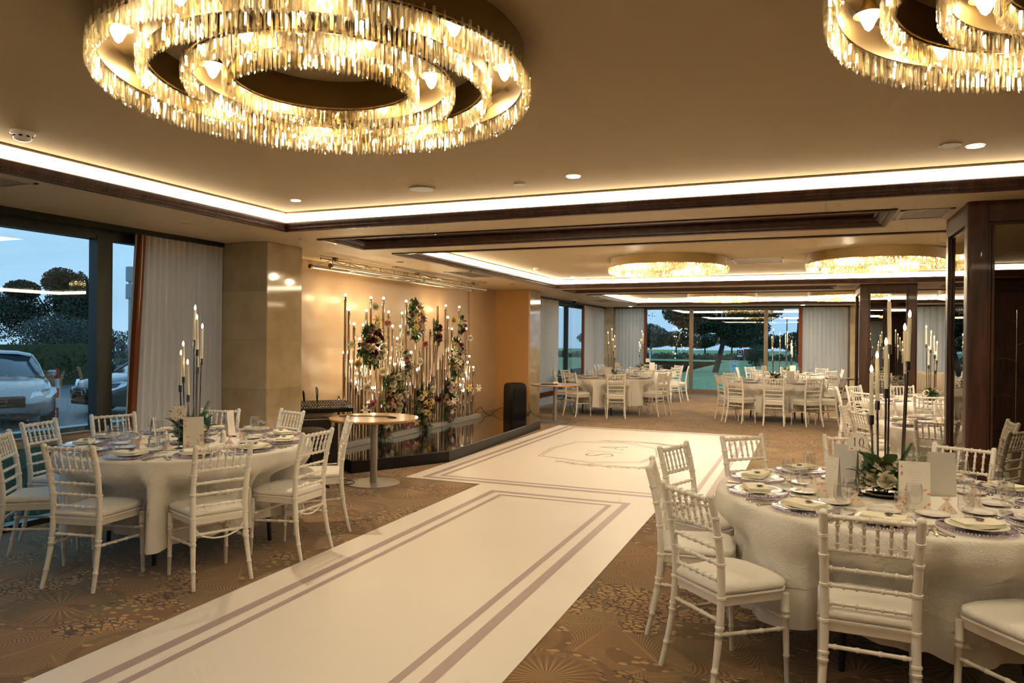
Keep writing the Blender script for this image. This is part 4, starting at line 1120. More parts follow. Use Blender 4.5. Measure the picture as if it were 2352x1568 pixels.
# curved brace under the seat
CM['brace'] = MB().tube(bz([(-.168,-.172,.40),(-.13,-.178,.335),(-.06,-.182,.305),(0,-.184,.298),(.06,-.182,.305),(.13,-.178,.335),(.168,-.172,.40)]), .006, 6).mesh('curved_brace', white_lacq, True)
chair0 = thing('chiavari_chair', 'x', 'chair')
for k, nm in (('back-1','leg'),('back1','leg'),('front-1','leg'),('front1','leg'),('top','top_rail'),('r2','cross_rail'),('r3','cross_rail'),('r4','cross_rail'),('r5','cross_rail'),('seat','seat'),('cushion','cushion'),('st_r','stretcher'),('st_f','stretcher'),('st_s-1','stretcher'),('st_s1','stretcher')):
    link(nm, CM[k], chair0)
for i in range(6): link('spindle', CM['sp'], chair0, (-.172+.344*(i+1)/7, 0, 0))
used = [False]
def place_chair(mx, my, f, label, group):
    fr = R(f); ox, oy = mx+.235*math.cos(fr), my+.235*math.sin(fr); rz = fr-PI/2
    if not used[0]:
        used[0] = True; chair0.location = (ox, oy, 0); chair0.rotation_euler = (0,0,rz); chair0['label'] = label; chair0['group'] = group; return chair0
    return dup(chair0, (ox, oy, 0), rz, label, group)

# ------------------------------------------------------------------ table pieces
TZ = .762
def fold(th, seed, t_):
    rn = random.Random(seed); ph = [rn.uniform(0, 6.28) for _ in range(6)]
    a = .5*math.sin(11*th+ph[0]+.7*math.sin(3*th))+.4*math.sin(17*th+ph[1]+.8*math.sin(2*th+ph[4]))+.35*math.sin(29*th+ph[2]+math.sin(4*th))+.15*math.sin(5*th+ph[3])
    return a*.078*t_**.6+.03*t_
def cloth(r, zb, seed, off=0, push=()):
    n = 300; rows = [(0,TZ+off),(r*.5,TZ+off),(r-.012,TZ+off),(r-.003,TZ-.004+off),(r+.003,TZ-.014)]
    nz = 12; vs = [(0,0,TZ+off)]; fs = []
    rings_ = []
    for rr_, z in rows[1:]:
        rings_.append([(rr_+(off if rr_ > r-.01 else 0), z, 0)]*n)
    for j in range(1, nz+1):
        t_ = j/nz; row = []
        for i in range(n):
            th = 2*PI*i/n; b = zb(th); z = TZ-.014+(b-(TZ-.014))*t_
            tt = (TZ-z)/(TZ-.1); q = r+.003+off+fold(th, seed, max(0, tt))
            for t0, rf in push:      # seats pushed in under the table press the cloth inwards
                dth = abs((th-t0+PI) % (2*PI)-PI); wv = min(1, max(0, (.375-dth)/.09)); sv = min(1, max(0, (.68-z)/.16)); wv = wv*wv*(3-2*wv)*sv*sv*(3-2*sv)
                fo = fold(th, seed, max(0, tt)); tg = rf-.03+off+.55*fo
                if q > tg: q += (tg-q)*wv
            row.append((q, z, 0))
        rings_.append(row)
    for row in rings_:
        for i in range(n):
            th = 2*PI*i/n; vs.append((row[i][0]*math.cos(th), row[i][0]*math.sin(th), row[i][1]))
    for i in range(n): fs.append((0, 1+i, 1+(i+1)%n))
    for j in range(len(rings_)-1):
        for i in range(n): a = 1+j*n; k = (i+1)%n; fs.append((a+i, a+n+i, a+n+k, a+k))
    return MB().add(vs, fs)
black_leg = pbr('black_table_leg', (.012,.012,.014), .35)
def banquet(x, y, where, seed, r=.91, push=()):
    t = thing('round_table', 'round banquet table under white cloths, %s' % where, 'table', (x,y,0), seed*.7)
    link('table_top', MB().lathe([(r-.02,.72),(r-.02,TZ-.006)], 48).mesh('table_top', black_leg), t)
    for k in range(4):
        a = k*PI/2+.6; link('leg', MB().tube([(.62*math.cos(a),.62*math.sin(a),0),(.58*math.cos(a),.58*math.sin(a),.72)], .016, 8).mesh('leg', black_leg, True), t)
    b = link('tablecloth', cloth(r, lambda th: .21+.03*math.sin(4*th+seed), seed, 0, push).mesh('tablecloth', cloth_m, True, 180), None, (x,y,0))
    tag(b, 'plain white under-cloth reaching nearly to the carpet, %s' % where, 'tablecloth')
    b = link('lace_overlay', cloth(r, lambda th: .40+.03*math.sin(4*th+seed+.5), seed, .004, push).mesh('lace_overlay', lace_m, True, 180), None, (x,y,0))
    tag(b, 'embroidered white top cloth, %s' % where, 'tablecloth')
    return t
# meshes for place settings
ch_me = MB().lathe([(.001,.004),(.10,.004),(.145,.010),(.155,.013),(.155,.016),(.143,.014),(.10,.008),(.001,.008)], 40, cap=False).mesh('glass_plate', charger_m, True, 50)
lav = pbr('lavender_bead', (.50,.42,.56), .12, 0, .8, coat=.5)
bd = MB()
for k in range(70):
    a = 2*PI*k/70; bd.ball((.156*math.cos(a), .156*math.sin(a), .014), .0052, 6, 4)
bead_me = bd.mesh('beaded_rim', lav, True, 180)
pl_me = MB().lathe([(.001,.012),(.075,.012),(.085,.016),(.122,.024),(.125,.026),(.120,.027),(.085,.020),(.075,.016),(.001,.016)], 40, cap=False).mesh('dinner_plate', porcelain, True, 50)
sp_me = MB().lathe([(.001,.001),(.04,.001),(.05,.004),(.076,.012),(.078,.014),(.074,.015),(.05,.008),(.04,.005),(.001,.005)], 32, cap=False).mesh('side_plate', porcelain, True, 50)
def napkin_mesh():
    m = MB(); nx, ny = 8, 5
    for lay in range(4):
        z0 = .020+lay*.0048; vs = []; w, d = .098-.002*lay, .056-.001*lay
        for j in range(ny+1):
            for i in range(nx+1):
                u, v = i/nx*2-1, j/ny*2-1
                vs.append((u*w, v*d+.003*math.sin(u*3+lay), z0+.0042+.004*u*u+.0012*math.sin(4*u+lay)))
        for j in range(ny+1):
            for i in range(nx+1):
                u, v = i/nx*2-1, j/ny*2-1; vs.append((u*w, v*d+.003*math.sin(u*3+lay), z0+.004*u*u))
        k = (nx+1)*(ny+1); fs = []
        for j in range(ny):
            for i in range(nx):
                a = j*(nx+1)+i; fs.append((a,a+1,a+nx+2,a+nx+1)); fs.append((k+a,k+a+nx+1,k+a+nx+2,k+a+1))
        for i in range(nx): fs.append((i,k+i,k+i+1,i+1)); a = ny*(nx+1)+i; fs.append((a,a+1,k+a+1,k+a))
        for j in range(ny): a = j*(nx+1); fs.append((a,a+nx+1,k+a+nx+1,k+a)); a += nx; fs.append((a,k+a,k+a+nx+1,a+nx+1))
        m.add(vs, fs)
    return m.mesh('folded_cloth', napkin_m, True, 40)
nap_me = napkin_mesh()
seal_me = MB().lathe([(.017,0),(.018,.002),(.015,.004),(.001,.004)], 16).mesh('seal', seal_m, True, 40)
def glass_prof(h, rb, rt, hs):
    b = h-hs
    return [(.001,.003),(.030,.002),(.031,.0005),(.031,.003),(.012,.006),(.0045,.014),(.004,hs-.01),(.010,hs)]+[(rb*math.sin(PI*.5*min(1,(k+1)/4)), hs+b*.38*(1-math.cos(PI*.5*(k+1)/4))) for k in range(4)]+[(rb*.99,hs+b*.55),(rb*.93,hs+b*.78),(rt,h),(rt-.0015,h),(rb*.9,hs+b*.75),(rb*.95,hs+b*.5)]+[(rb*.95*math.cos(PI*.5*(k+1)/4)+.001, hs+b*.38*(1-math.sin(PI*.5*(k+1)/4))+.004) for k in range(4)]
gl_me = MB().lathe(glass_prof(.165,.038,.030,.062), 22, cap=False).mesh('wine_glass', wine_glass_m, True, 60)
gl2_me = MB().lathe(glass_prof(.125,.034,.031,.032), 22, cap=False).mesh('water_glass', wine_glass_m, True, 60)
def fork_mesh():
    m = MB(); m.bbox(-.004,.004,-.095,.02,.001,.0035,.001).bbox(-.0065,.0065,-.10,-.05,.001,.004,.0015)
    m.bbox(-.011,.011,.018,.045,.0015,.004,.001)
    for k in range(4): m.bbox(-.011+k*.0064,-.0082+k*.0064,.044,.092,.003,.005,.0006)
    return m.mesh('fork', silver)
def knife_mesh():
    m = MB(); m.bbox(-.006,.006,-.10,-.01,.001,.007,.002)
    m.add([(-.004,-.012,.003),(.006,-.012,.003),(.010,.03,.003),(.009,.085,.003),(0,.108,.003),(-.005,.03,.003),
           (-.004,-.012,.0045),(.006,-.012,.0045),(.010,.03,.0045),(.009,.085,.0045),(0,.108,.0045),(-.005,.03,.0045)],
          [(5,4,3,2,1,0),(6,7,8,9,10,11)]+[(i,(i+1)%6,6+(i+1)%6,6+i) for i in range(6)])
    return m.mesh('knife', silver)
def spoon_mesh():
    m = MB(); m.bbox(-.0035,.0035,-.08,.03,.001,.0035,.001); m.ball((0,.048,.004), .02, 12, 6, 0, (.75,1.15,.2)); return m.mesh('spoon', silver, True)
fork_me, knife_me, spoon_me = fork_mesh(), knife_mesh(), spoon_mesh()
def favor():
    t = []
    m = MB(); b = .034; h = .062
    m.add([(-b,-b,0),(b,-b,0),(b,b,0),(-b,b,0),(0,0,h)], [(3,2,1,0),(0,1,4),(1,2,4),(2,3,4),(3,0,4)])
    rf = random.Random(6)
    for k in range(4):     # printed petals on the faces
        M = Matrix.Rotation(k*PI/2,4,'Z')
        for q in range(3):
            s = len(m.v); u, v = rf.uniform(-.4,.4), rf.uniform(.12,.55); hw = b*(1-v)
            cx = u*hw; y = -b*(1-v)-.0007; z = h*v
            m.add([(cx-.006,y,z),(cx,y-.001,z-.005),(cx+.006,y,z),(cx,y+.003,z+.007)], [(0,1,2,3)], 1+(q % 2)); m.xf(M, s)
    t.append(m.mesh('box', [pbr('favor_paper', (.78,.68,.55), .5), blush, amber]))
    m = MB()
    for a in (.3, 2.2, 3.9, 5.2):
        c, s = math.cos(a), math.sin(a)
        m.tube([(0,0,h-.002),(.010*c,.010*s,h+.010),(.020*c,.020*s,h+.008),(.012*c,.012*s,h-.001),(0,0,h-.002)], .0022, 5)
    m.ball((0,0,h), .005, 6, 4)
    t.append(m.mesh('bow', ribbon_m, True)); return t
fav_me = favor()
def tagged(name, me, label, cat, x, y, z, rz, group, kids=()):
    if kids:
        o = thing(name, label, cat, (x,y,z), rz, group)
        for nm, k, loc in kids: link(nm, k, o, loc)
        return o
    o = link(name, me, None, (x,y,z), (0,0,rz)); return tag(o, label, cat, group)
def setting(tx, ty, ang, r, tn_, ph, full=True, rs=None):
    """one place setting; ang = direction from the table centre, inward is local +Y"""
    rn = rs or random; a = R(ang); rz = a+PI/2
    def W(x, y):
        d = r-y; ca, sa = math.cos(a), math.sin(a)
        return tx+ca*d-sa*x, ty+sa*d+ca*x
    z = TZ+.005
    nd = ', '.join(q for q in (tn_, ph))
    jr = rn.uniform(-.08,.08)
    def it(name, me, lab, cat, x, y, dz, drz, kids=(), grp=None):
        px, py = W(x, y); return tagged(name, me, '%s, %s' % (lab, nd), cat, px, py, z+dz, rz+drz, (grp or name.replace('_',' ')+'s')+' on '+tn_, kids)
    it('charger_plate', None, 'lavender beaded charger plate', 'plate', 0, 0, 0, 0, (('glass_plate', ch_me, (0,0,0)), ('beaded_rim', bead_me, (0,0,0))))
    it('dinner_plate', pl_me, 'white dinner plate', 'plate', 0, 0, .002, 0)
    it('napkin', None, 'ivory napkin with dark seal', 'napkin', 0, -.006, .002, jr, (('folded_cloth', nap_me, (0,0,0)), ('seal', seal_me, (.018,.012,.045))))
    it('side_plate', sp_me, 'small white side plate', 'plate', -.03+rn.uniform(-.02,.02), .265, 0, 0)
    it('wine_glass', gl_me, 'clear stemmed wine glass', 'glass', .115, .20+rn.uniform(-.01,.02), 0, 0)
    it('favor_box', None, 'printed pyramid favour box', 'favour', .05+rn.uniform(-.02,.02), .335, 0, rn.uniform(-.6,.6), (('box', fav_me[0], (0,0,0)), ('bow', fav_me[1], (0,0,0))))
    if full:
        it('water_glass', gl2_me, 'short round water glass', 'glass', .065, .185, 0, 0)
        for k, nm_ in enumerate(('inner','outer')):
            it('fork', fork_me, '%s fork' % nm_, 'fork', -.178-.026*k, -.02+.01*k, 0, rn.uniform(-.12,.12))
            it('knife', knife_me, '%s knife' % nm_, 'knife', .176+.024*k, -.02+.01*k, 0, rn.uniform(-.12,.12))
        it('spoon', spoon_me, 'dessert spoon', 'spoon', -.01, .168, 0, PI/2+rn.uniform(-.1,.1))
ORD = ['first','second','third','fourth','fifth','sixth']
def phrases(tx, ty, angs):
    """place words by rank from the seat nearest the camera"""
    cam = math.degrees(math.atan2(-ty, -tx))
    rel = [((a-cam+180) % 360)-180 for a in angs]
    near_i = min(range(len(angs)), key=lambda i: abs(rel[i])); out = {near_i: 'nearest seat'}
    base = rel[near_i]
    rest = sorted([((rel[i]-base) % 360, i) for i in range(len(angs)) if i != near_i])
    half = len(rest)//2
    # increasing angle = moving to the right as seen from the camera
    for k, (d, i) in enumerate(rest[:half]): out[i] = '%s right of nearest seat' % ORD[k]
    for k, (d, i) in enumerate(rest[half:][::-1]): out[i] = '%s left of nearest seat' % ORD[k]
    return [out[i] for i in range(len(angs))]
# standing cards
def petals(m, w, h, seed, nn, m0=1):
    rn = random.Random(seed)
    for k in range(nn):
        side = k % 2; u = (rn.uniform(.30,.46))*w*(1 if side else -1) if k < nn*.7 else rn.uniform(-.3,.3)*w; v = rn.choice((rn.uniform(.04,.2), rn.uniform(.75,.95)))*h if rn.random() < .7 else rn.uniform(.1,.9)*h
        s = rn.uniform(.005,.010)*w/.13; a = rn.uniform(0, 6)
        m.add([(u+s*math.cos(a+b_)*(1.2 if b_ in (0,PI) else .6), -.0012, v+s*math.sin(a+b_)*(1.2 if b_ in (0,PI) else .6)) for b_ in (0,PI/2,PI,3*PI/2)], [(0,3,2,1) if math.sin(a) > 2 else (0,1,2,3)], m0)
def menu_mesh(w, h, seed):
    m = MB(); tl = .16
    m.box(-w/2,w/2,-.0006,.0006,0,h)
    petals(m, w, h, seed, 12)
    for k in range(9): l = random.Random(seed+k).uniform(.1,.28)*w; m.add([(-l,-.001,h*.78-k*h*.06),(l,-.001,h*.78-k*h*.06),(l,-.001,h*.775-k*h*.06),(-l,-.001,h*.775-k*h*.06)], [(0,1,2,3)], 2)
    return m.mesh('front_panel', [card_m, blush, pbr('faint_print', (.55,.48,.40), .7)])
menu_me = menu_mesh(.14, .235, 5); slim_me = menu_mesh(.07, .215, 9)
back_me = MB().box(-.07,.07,-.0006,.0006,0,.235).mesh('back_panel', card_grey); sback_me = MB().box(-.035,.035,-.0006,.0006,0,.215).mesh('back_panel', card_grey)
def tent(label, x, y, face, slim=False, group=None):
    t = thing('menu_card', label, 'card', (x,y,TZ+.005), R(face)+PI/2, group)
    h = .215 if slim else .235
    o = link('front_panel', slim_me if slim else menu_me, t, (0,-.03,0)); o.rotation_euler = (-.125,0,0)
    o = link('back_panel', sback_me if slim else back_me, t, (0,.03,0)); o.rotation_euler = (.125,0,0)
DIG = {'9': [([(.80,.62),(.72,.78),(.5,.86),(.28,.78),(.20,.60),(.28,.44),(.48,.36),(.70,.44),(.80,.62),(.80,.42),(.70,.20),(.52,.06),(.30,.03),(.22,.10)], [.05,.06,.04,.06,.09,.08,.04,.05,.07,.10,.09,.06,.05,.07])],
       '1': [([(.5,.0),(.5,.86)], .10), ([(.30,.70),(.5,.86)], .05), ([(.32,.015),(.68,.015)], .035)],
       '0': [([(.5+.30*math.sin(2*PI*k/16), .43+.43*math.cos(2*PI*k/16)) for k in range(17)], [.035+.07*abs(math.sin(2*PI*k/16)) for k in range(17)])],
       '3': [([(.22,.72),(.38,.85),(.62,.84),(.76,.68),(.66,.52),(.45,.46),(.68,.40),(.80,.22),(.64,.04),(.38,.01),(.20,.13)], [.07,.05,.06,.09,.07,.05,.07,.10,.07,.05,.07])],
       '4': [([(.62,0),(.62,.86)], .09), ([(.62,.86),(.18,.28)], .04), ([(.16,.26),(.86,.26)], .05)],
       '7': [([(.2,.82),(.8,.82)], .06), ([(.8,.82),(.42,0)], .09)]}
def number_stand(label, x, y, digits, face, h=.27):
    t = thing('table_number', label, 'sign', (x,y,TZ+.005), R(face)+PI/2)
    link('stand', MB().lathe([(.032,0),(.032,.004),(.008,.010),(.0035,.03),(.0035,h-.03)], 14).tube([(-.012,0,h-.022),(0,0,h-.035),(.012,0,h-.022)], .004, 6).mesh('stand', dchrome, True), t)
    c = MB().box(-.05,.05,-.0008,.0008,h-.03,h+.07); 
    for k, (u, v) in enumerate(((-.040,h+.055),(.036,h+.058),(.042,h-.012),(-.03,h-.02),(.028,h-.006))): c.add([(u-.008,-.0014,v),(u,-.0014,v-.005),(u+.008,-.0014,v),(u,-.0014,v+.006)], [(0,1,2,3)], 2)
    tot = len(digits)*.033; g = MB()
    for i, dg in enumerate(digits):
        for pts, w in DIG[dg]:
            q = MB(); ww = [k*.045 for k in w] if hasattr(w, '__len__') else w*.045
            stroke(q, [(-tot/2+i*.033+u*.035, h-.003+v*.052) for u, v in pts], ww, 0, 1)
            c.add([(x_, -.0016, y_) for x_, y_, _ in q.v], q.f, 1)
    link('card', c.mesh('card', [card_m, ink, blush]), t)
# candles and candelabrum
candle_me = MB().lathe([(.0105,0),(.0105,.19),(.0095,.235),(.006,.243)], 12).mesh('wax', candle_m, True, 50)
fla_me = MB().lathe([(.003,.240),(.0075,.250),(.0085,.260),(.006,.272),(.001,.283)], 10).mesh('flame', flame_m, True, 180)
def centrepiece(x, y, where, offs, seed, full=True, yaw=0):
    """offs: (sideways, depth, flame height)"""
    rn = random.Random(seed)
    m = MB().lathe([(.17,0),(.17,.004),(.165,.006),(.001,.006)], 36); o = link('mirror_base', m.mesh('mirror_base', pbr('mirror_disc', (.5,.5,.5), .03, 1), True, 30), None, (x,y,TZ+.005)); tag(o, 'round mirror disc under the flowers, %s' % where, 'mirror', 'mirror discs')
    d = Vector((x, y)).normalized(); sd = Vector((d.y, -d.x))
    t = thing('candelabrum', 'slender dark chrome candle stand with tall stems, %s' % where, 'candle holder', (x,y,TZ+.012), 0, 'candle stands')
    link('base', MB().lathe([(.10,0),(.10,.006),(.09,.010)], 28).mesh('base', dchrome, True, 40), t)
    for i, (s, dp, zt) in enumerate(offs):
        h = zt-TZ-.012-.283; p = sd*s+d*dp; px, py = p.x, p.y
        q = link('stem', MB().tube([(px*.8,py*.8,.008),(px,py,h-.02)], .0055 if full else .005, 7).mesh('stem', dchrome, True), t)
        link('cup', MB().lathe([(.007,h-.05),(.013,h-.045),(.013,h+.004),(.011,h+.006)], 12, (px,py,0)).mesh('cup', dchrome, True, 40), q)
        c = thing('taper_candle', 'ivory taper candle with amber flame, %s tallest, %s' % (['', 'second', 'third', 'fourth', 'fifth', 'sixth', 'seventh'][i], where) if i else 'ivory taper candle with amber flame, the tallest, %s' % where, 'candle', (x+px, y+py, TZ+.012+h), 0, 'taper candles')
        c.rotation_euler = (rn.uniform(-.03,.03), rn.uniform(-.03,.03), 0)
        link('wax', candle_me, c); link('flame', fla_me, c)
    t = thing('flower_centrepiece', 'white roses and green leaves round the candle stand, %s' % where, 'flowers', (x,y,TZ+.012), 0, 'flower centrepieces')
    fol = MB()
    for i in range(80 if full else 34):
        a = rn.uniform(0, 2*PI); r0 = rn.uniform(.02,.09)
        leaf(fol, (r0*math.cos(a), r0*math.sin(a), rn.uniform(.02,.12)), (math.cos(a), math.sin(a), rn.uniform(-.2,1.2)), rn.uniform(.08,.16), rn.uniform(.018,.034), .45, rn.choice((0,0,0,1)))
    if full:     # palm-like fern sprigs
        for a, ln in ((yaw+.3,.22),(yaw+1.1,.17),(yaw+3.6,.2)):
            b = Vector((.04*math.cos(a), .04*math.sin(a), .10)); dr = Vector((.45*math.cos(a), .45*math.sin(a), .9)).normalized()
            fol.tube([b, b+dr*ln*.5, b+dr*ln+Vector((0,0,-.02))], .0015, 4, 0)
            for k in range(16):
                u = .3+.7*k/15
                for sg in (-1,1):
                    sv = dr.cross(Vector((0,0,1))).normalized()*sg; leaf(fol, b+dr*ln*u, sv+dr*.6, .055*(1.2-u*.7), .0035, .2, 0)
        for a, z_, ln in ((yaw+2.6,.16,.18),(yaw+4.0,.14,.2),(yaw+.6,.15,.16),(yaw+1.9,.16,.16)):
            leaf(fol, (.05*math.cos(a),.05*math.sin(a),z_), (math.cos(a),math.sin(a),.5), ln, .035, .6, 0)
    link('foliage', fol.mesh('foliage', [leaf_m, leaf_dk], True, 180), t)
    nr = 15 if full else 8
    for k in range(nr):
        a = 2*PI*k/nr+rn.uniform(-.2,.2); r0 = rn.uniform(.07,.115) if k % 3 else .04; zz = .045+rn.uniform(0,.06)+(.05 if r0 < .05 else 0)
        v = Vector((math.cos(a), math.sin(a), .45 if r0 > .05 else 1.5)).normalized()
        o = link('rose', FL['cream'], t, (r0*math.cos(a), r0*math.sin(a), zz)); o.rotation_mode = 'QUATERNION'; o.rotation_quaternion = v.to_track_quat('Z','Y'); o.scale = (rn.uniform(.85,1.05),)*3
OFF9 = [(.01,.03,1.845),(.03,-.04,1.77),(.062,.02,1.70),(.035,.07,1.63),(-.065,-.02,1.56),(-.088,.03,1.49),(-.03,-.06,1.42)]
OFF10 = [(.012,.03,1.865),(.10,-.02,1.775),(.092,.05,1.705),(-.003,-.05,1.625),(-.045,.06,1.55),(-.073,-.01,1.475)]
def offr(seed, n=6):
    rn = random.Random(seed); o = []
    for i in range(n): a = rn.uniform(0, 6.28)+i*2.1; o.append((.08*math.cos(a), .07*math.sin(a), 1.85-.075*i))
    return o
TABLES = {
 'T9': (-4.47,4.33,'near left table','on near left'), 'T10': (.43,4.45,'near right table','on near right'),
 'TA': (-3.97,15.52,'back left table','on the back left table'), 'TB': (-.60,15.68,'back middle table','on the back middle table'),
 'TC': (-4.15,19.4,'rearmost left table','on the rearmost left table'), 'TD': (-.45,19.5,'rearmost middle table','on the rearmost middle table'),
 'T11': (1.6,8.5,'table behind near pillar',''), 'T12': (1.65,11.95,'table before far pillar','')}
SEATS = {
 'T9': [(-4.27,3.17,101),(-3.47,3.64,155),(-3.34,4.43,181),(-3.60,5.20,218),(-4.50,5.58,253),(-5.16,5.36,292),(-5.66,4.62,342),(-5.70,3.98,16),(-5.22,3.37,40)],
 'T10': [(-.52,3.47,46),(-.82,4.13,8),(-.82,4.89,-20),(-.44,5.57,-46),(.29,5.90,-76),(.97,5.66,243),(1.56,5.2,216),(1.68,4.42,180),(.995,3.33,122),(.24,3.24,88)],
 'TA': [(-3.58,14.42,108),(-2.82,15.35,165),(-2.74,15.87,192),(-4.58,14.45,62),(-5.16,15.16,15),(-5.14,15.88,-16),(-4.53,16.60,298),(-3.39,16.60,242)],
 'TB': [(-.59,14.52,90),(.13,14.72,127),(-1.33,14.70,60),(-1.66,15.12,27),(-1.58,16.44,-38),(-.94,16.87,-74),(-.12,16.82,247),(.50,16.34,209),(.62,15.16,159)],
 'TC': [(-3.1,18.74,148),(-2.92,19.55,187),(-3.29,20.29,226),(-5.35,19.08,15),(-5.34,19.70,-13),(-4.81,18.35,58),(-4.0,18.18,97),(-4.15,20.62,270)],
 'TD': [(-1.69,19.52,0),(-1.43,20.26,-38),(-1.13,18.46,57),(.33,20.46,231),(.51,18.72,141),(-.38,18.27,93),(-.5,20.72,272),(.79,19.6,184)],
 'T11': [(.47,8.0,24),(.38,8.82,-16),(.80,9.45,-50),(1.06,7.36,66),(1.72,7.26,95),(1.55,9.72,272)],
 'T12': [(.67,12.71,-38),(.41,11.95,0),(1.39,13.16,282),(1.46,10.73,82),(.69,11.17,39),(2.3,10.9,122)]}
SET_ANG = {'T9': [284,320,352,25,58,90,122,155,190,220,251], 'T10': [167,201,233,262,292,325,0,32,62,95,130]}
sd_ = 1
for key, (tx, ty, tn_, on_) in TABLES.items():
    sd_ += 1; st_ = SEATS[key]; banquet(tx, ty, tn_, sd_, .91, [(math.atan2(my-ty, mx-tx) % (2*PI), math.hypot(my-ty, mx-tx)-.465) for mx, my, f in st_]); angs = [math.degrees(math.atan2(my-ty, mx-tx)) for mx, my, f in st_]
    for (mx, my, f), ph in zip(st_, phrases(tx, ty, angs)):
        c_ = place_chair(mx, my, f, 'white chiavari chair, %s, %s' % (tn_, ph), 'chiavari chairs at '+tn_)
        if (mx, my) in ((-3.47,3.64),(-3.34,4.43)): link('curved_brace', CM['brace'], c_)
    full = key in SET_ANG; sa = SET_ANG.get(key, angs); rs = random.Random(sd_*7)
    for a_, ph in zip(sa, phrases(tx, ty, sa)): setting(tx, ty, a_, .725, tn_, ph, full, rs)
    cx_, cy_ = (tx, ty)
    if key == 'T9': centrepiece(cx_, cy_+.02, tn_, OFF9, 21, True, 1.0)
    elif key == 'T10': centrepiece(.40, 4.47, tn_, OFF10, 22, True, 2.2)
    else: centrepiece(cx_, cy_, tn_, offr(sd_), sd_+40, False)
def face(x, y, d=0): return math.degrees(math.atan2(-y, -x))+d
number_stand('small card reading 9 on a thin dark stand, near left table', -4.30,4.06,'9', face(-4.3,4.06), .245)
number_stand('small card reading 10 on a thin dark stand, near right table', .255,4.37,'10', face(.25,4.37,-8), .27)
number_stand('small card reading 3 on a thin stand, back left table', -3.80,15.35,'3', face(-3.8,15.35), .27)
number_stand('small card reading 4 on a thin stand, back middle table', -.82,15.45,'4', face(-.82,15.45), .27)
number_stand('small card reading 7 on a thin stand, rearmost left table', -3.95,19.3,'7', face(-3.95,19.3), .27)
tent('printed menu card facing the camera in front of the flowers, near left table', -4.21,4.11, face(-4.21,4.1,5))
tent('slim menu card seen from its edge, left of the flowers, near left table', -4.56,4.06, face(-4.56,4.06,80), True)
tent('slim menu card right of the flowers, near left table', -4.47,4.75, face(-4.47,4.75,40), True)
tent('printed menu card facing the camera right of the flowers, near right table', .50,4.16, face(.5,4.16,8))
tent('slim printed menu card left of the flowers, near right table', .13,4.28, face(.13,4.28,-28), True)
tent('plain backed menu card behind the number stand, near right table', .21,4.66, face(.21,4.66,150))
tent('plain backed menu card right of the flowers, near right table', .68,4.58, face(.68,4.58,200))
for key, (dx, dy) in {'TA': (.0,-.25), 'TB': (.28,-.12), 'TC': (.3,0), 'T12': (.2,-.25), 'T11': (.05,-.32), 'TD': (.1,-.2)}.items():
    x, y, tn_, _ = TABLES[key]; tent('printed menu card beside the flowers, %s' % tn_, x+dx, y+dy, face(x, y, 10))
for x, y, lb in ((-4.30,4.50,'white pepper shaker nearer the curtain, near left table'),(-4.24,4.44,'white salt shaker nearer the menu card, near left table')):
    t = thing('salt_shaker', lb, 'shaker', (x,y,TZ+.005)); link('body', MB().lathe([(.022,0),(.023,.01),(.018,.06),(.016,.066)], 16).mesh('body', salt_m, True, 40), t); link('cap', MB().lathe([(.016,.066),(.015,.075),(.009,.082),(.001,.084)], 16).mesh('cap', salt_m, True, 60), t)
# ------------------------------------------------------------------ outside
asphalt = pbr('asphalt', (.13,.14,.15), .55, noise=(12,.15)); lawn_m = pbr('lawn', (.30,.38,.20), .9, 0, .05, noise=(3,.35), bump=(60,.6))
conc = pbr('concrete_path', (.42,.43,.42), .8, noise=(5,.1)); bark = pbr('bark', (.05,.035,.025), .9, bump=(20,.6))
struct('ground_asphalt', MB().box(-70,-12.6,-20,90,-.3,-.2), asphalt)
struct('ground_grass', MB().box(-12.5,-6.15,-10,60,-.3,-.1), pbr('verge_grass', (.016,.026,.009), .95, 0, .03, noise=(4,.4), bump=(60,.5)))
struct('kerb', MB().bbox(-12.65,-12.5,-10,60,-.3,-.08,.01), conc)
struct('ground_path', MB().box(-6.15,12,22.55,24.0,-.3,-.06), conc)
struct('ground_lawn', MB().box(-50,40,24.0,130,-.3,-.1), lawn_m)
def foliage(blobs, seed, n, ls):
    rn = random.Random(seed); mb = MB()
    for (cx, cy, cz, rx, ry, rz) in blobs:
        for i in range(n):
            a, b, q = rn.uniform(0, 2*PI), rn.uniform(-1, 1), rn.random()**.35
            s = math.sqrt(1-b*b); p = Vector((cx+rx*q*s*math.cos(a), cy+ry*q*s*math.sin(a), cz+rz*q*b))
            u = Vector((rn.gauss(0,1), rn.gauss(0,1), rn.gauss(0,1))).normalized()*ls*rn.uniform(.6,1.3); v = u.cross(Vector((rn.gauss(0,1), rn.gauss(0,1), rn.gauss(0,1)))).normalized()*ls*.55
            mb.add([p-u, p-v, p+u, p+v], [(0,1,2,3)], 0)
    return mb
tree_dk = pbr('tree_leaves', (.028,.048,.026), .7, noise=(1.5,.35)); tree_mid = pbr('bush_leaves', (.05,.085,.045), .7, noise=(1.5,.3)); hedge_m = pbr('hedge_leaves', (.045,.060,.018), .7, noise=(2,.3))
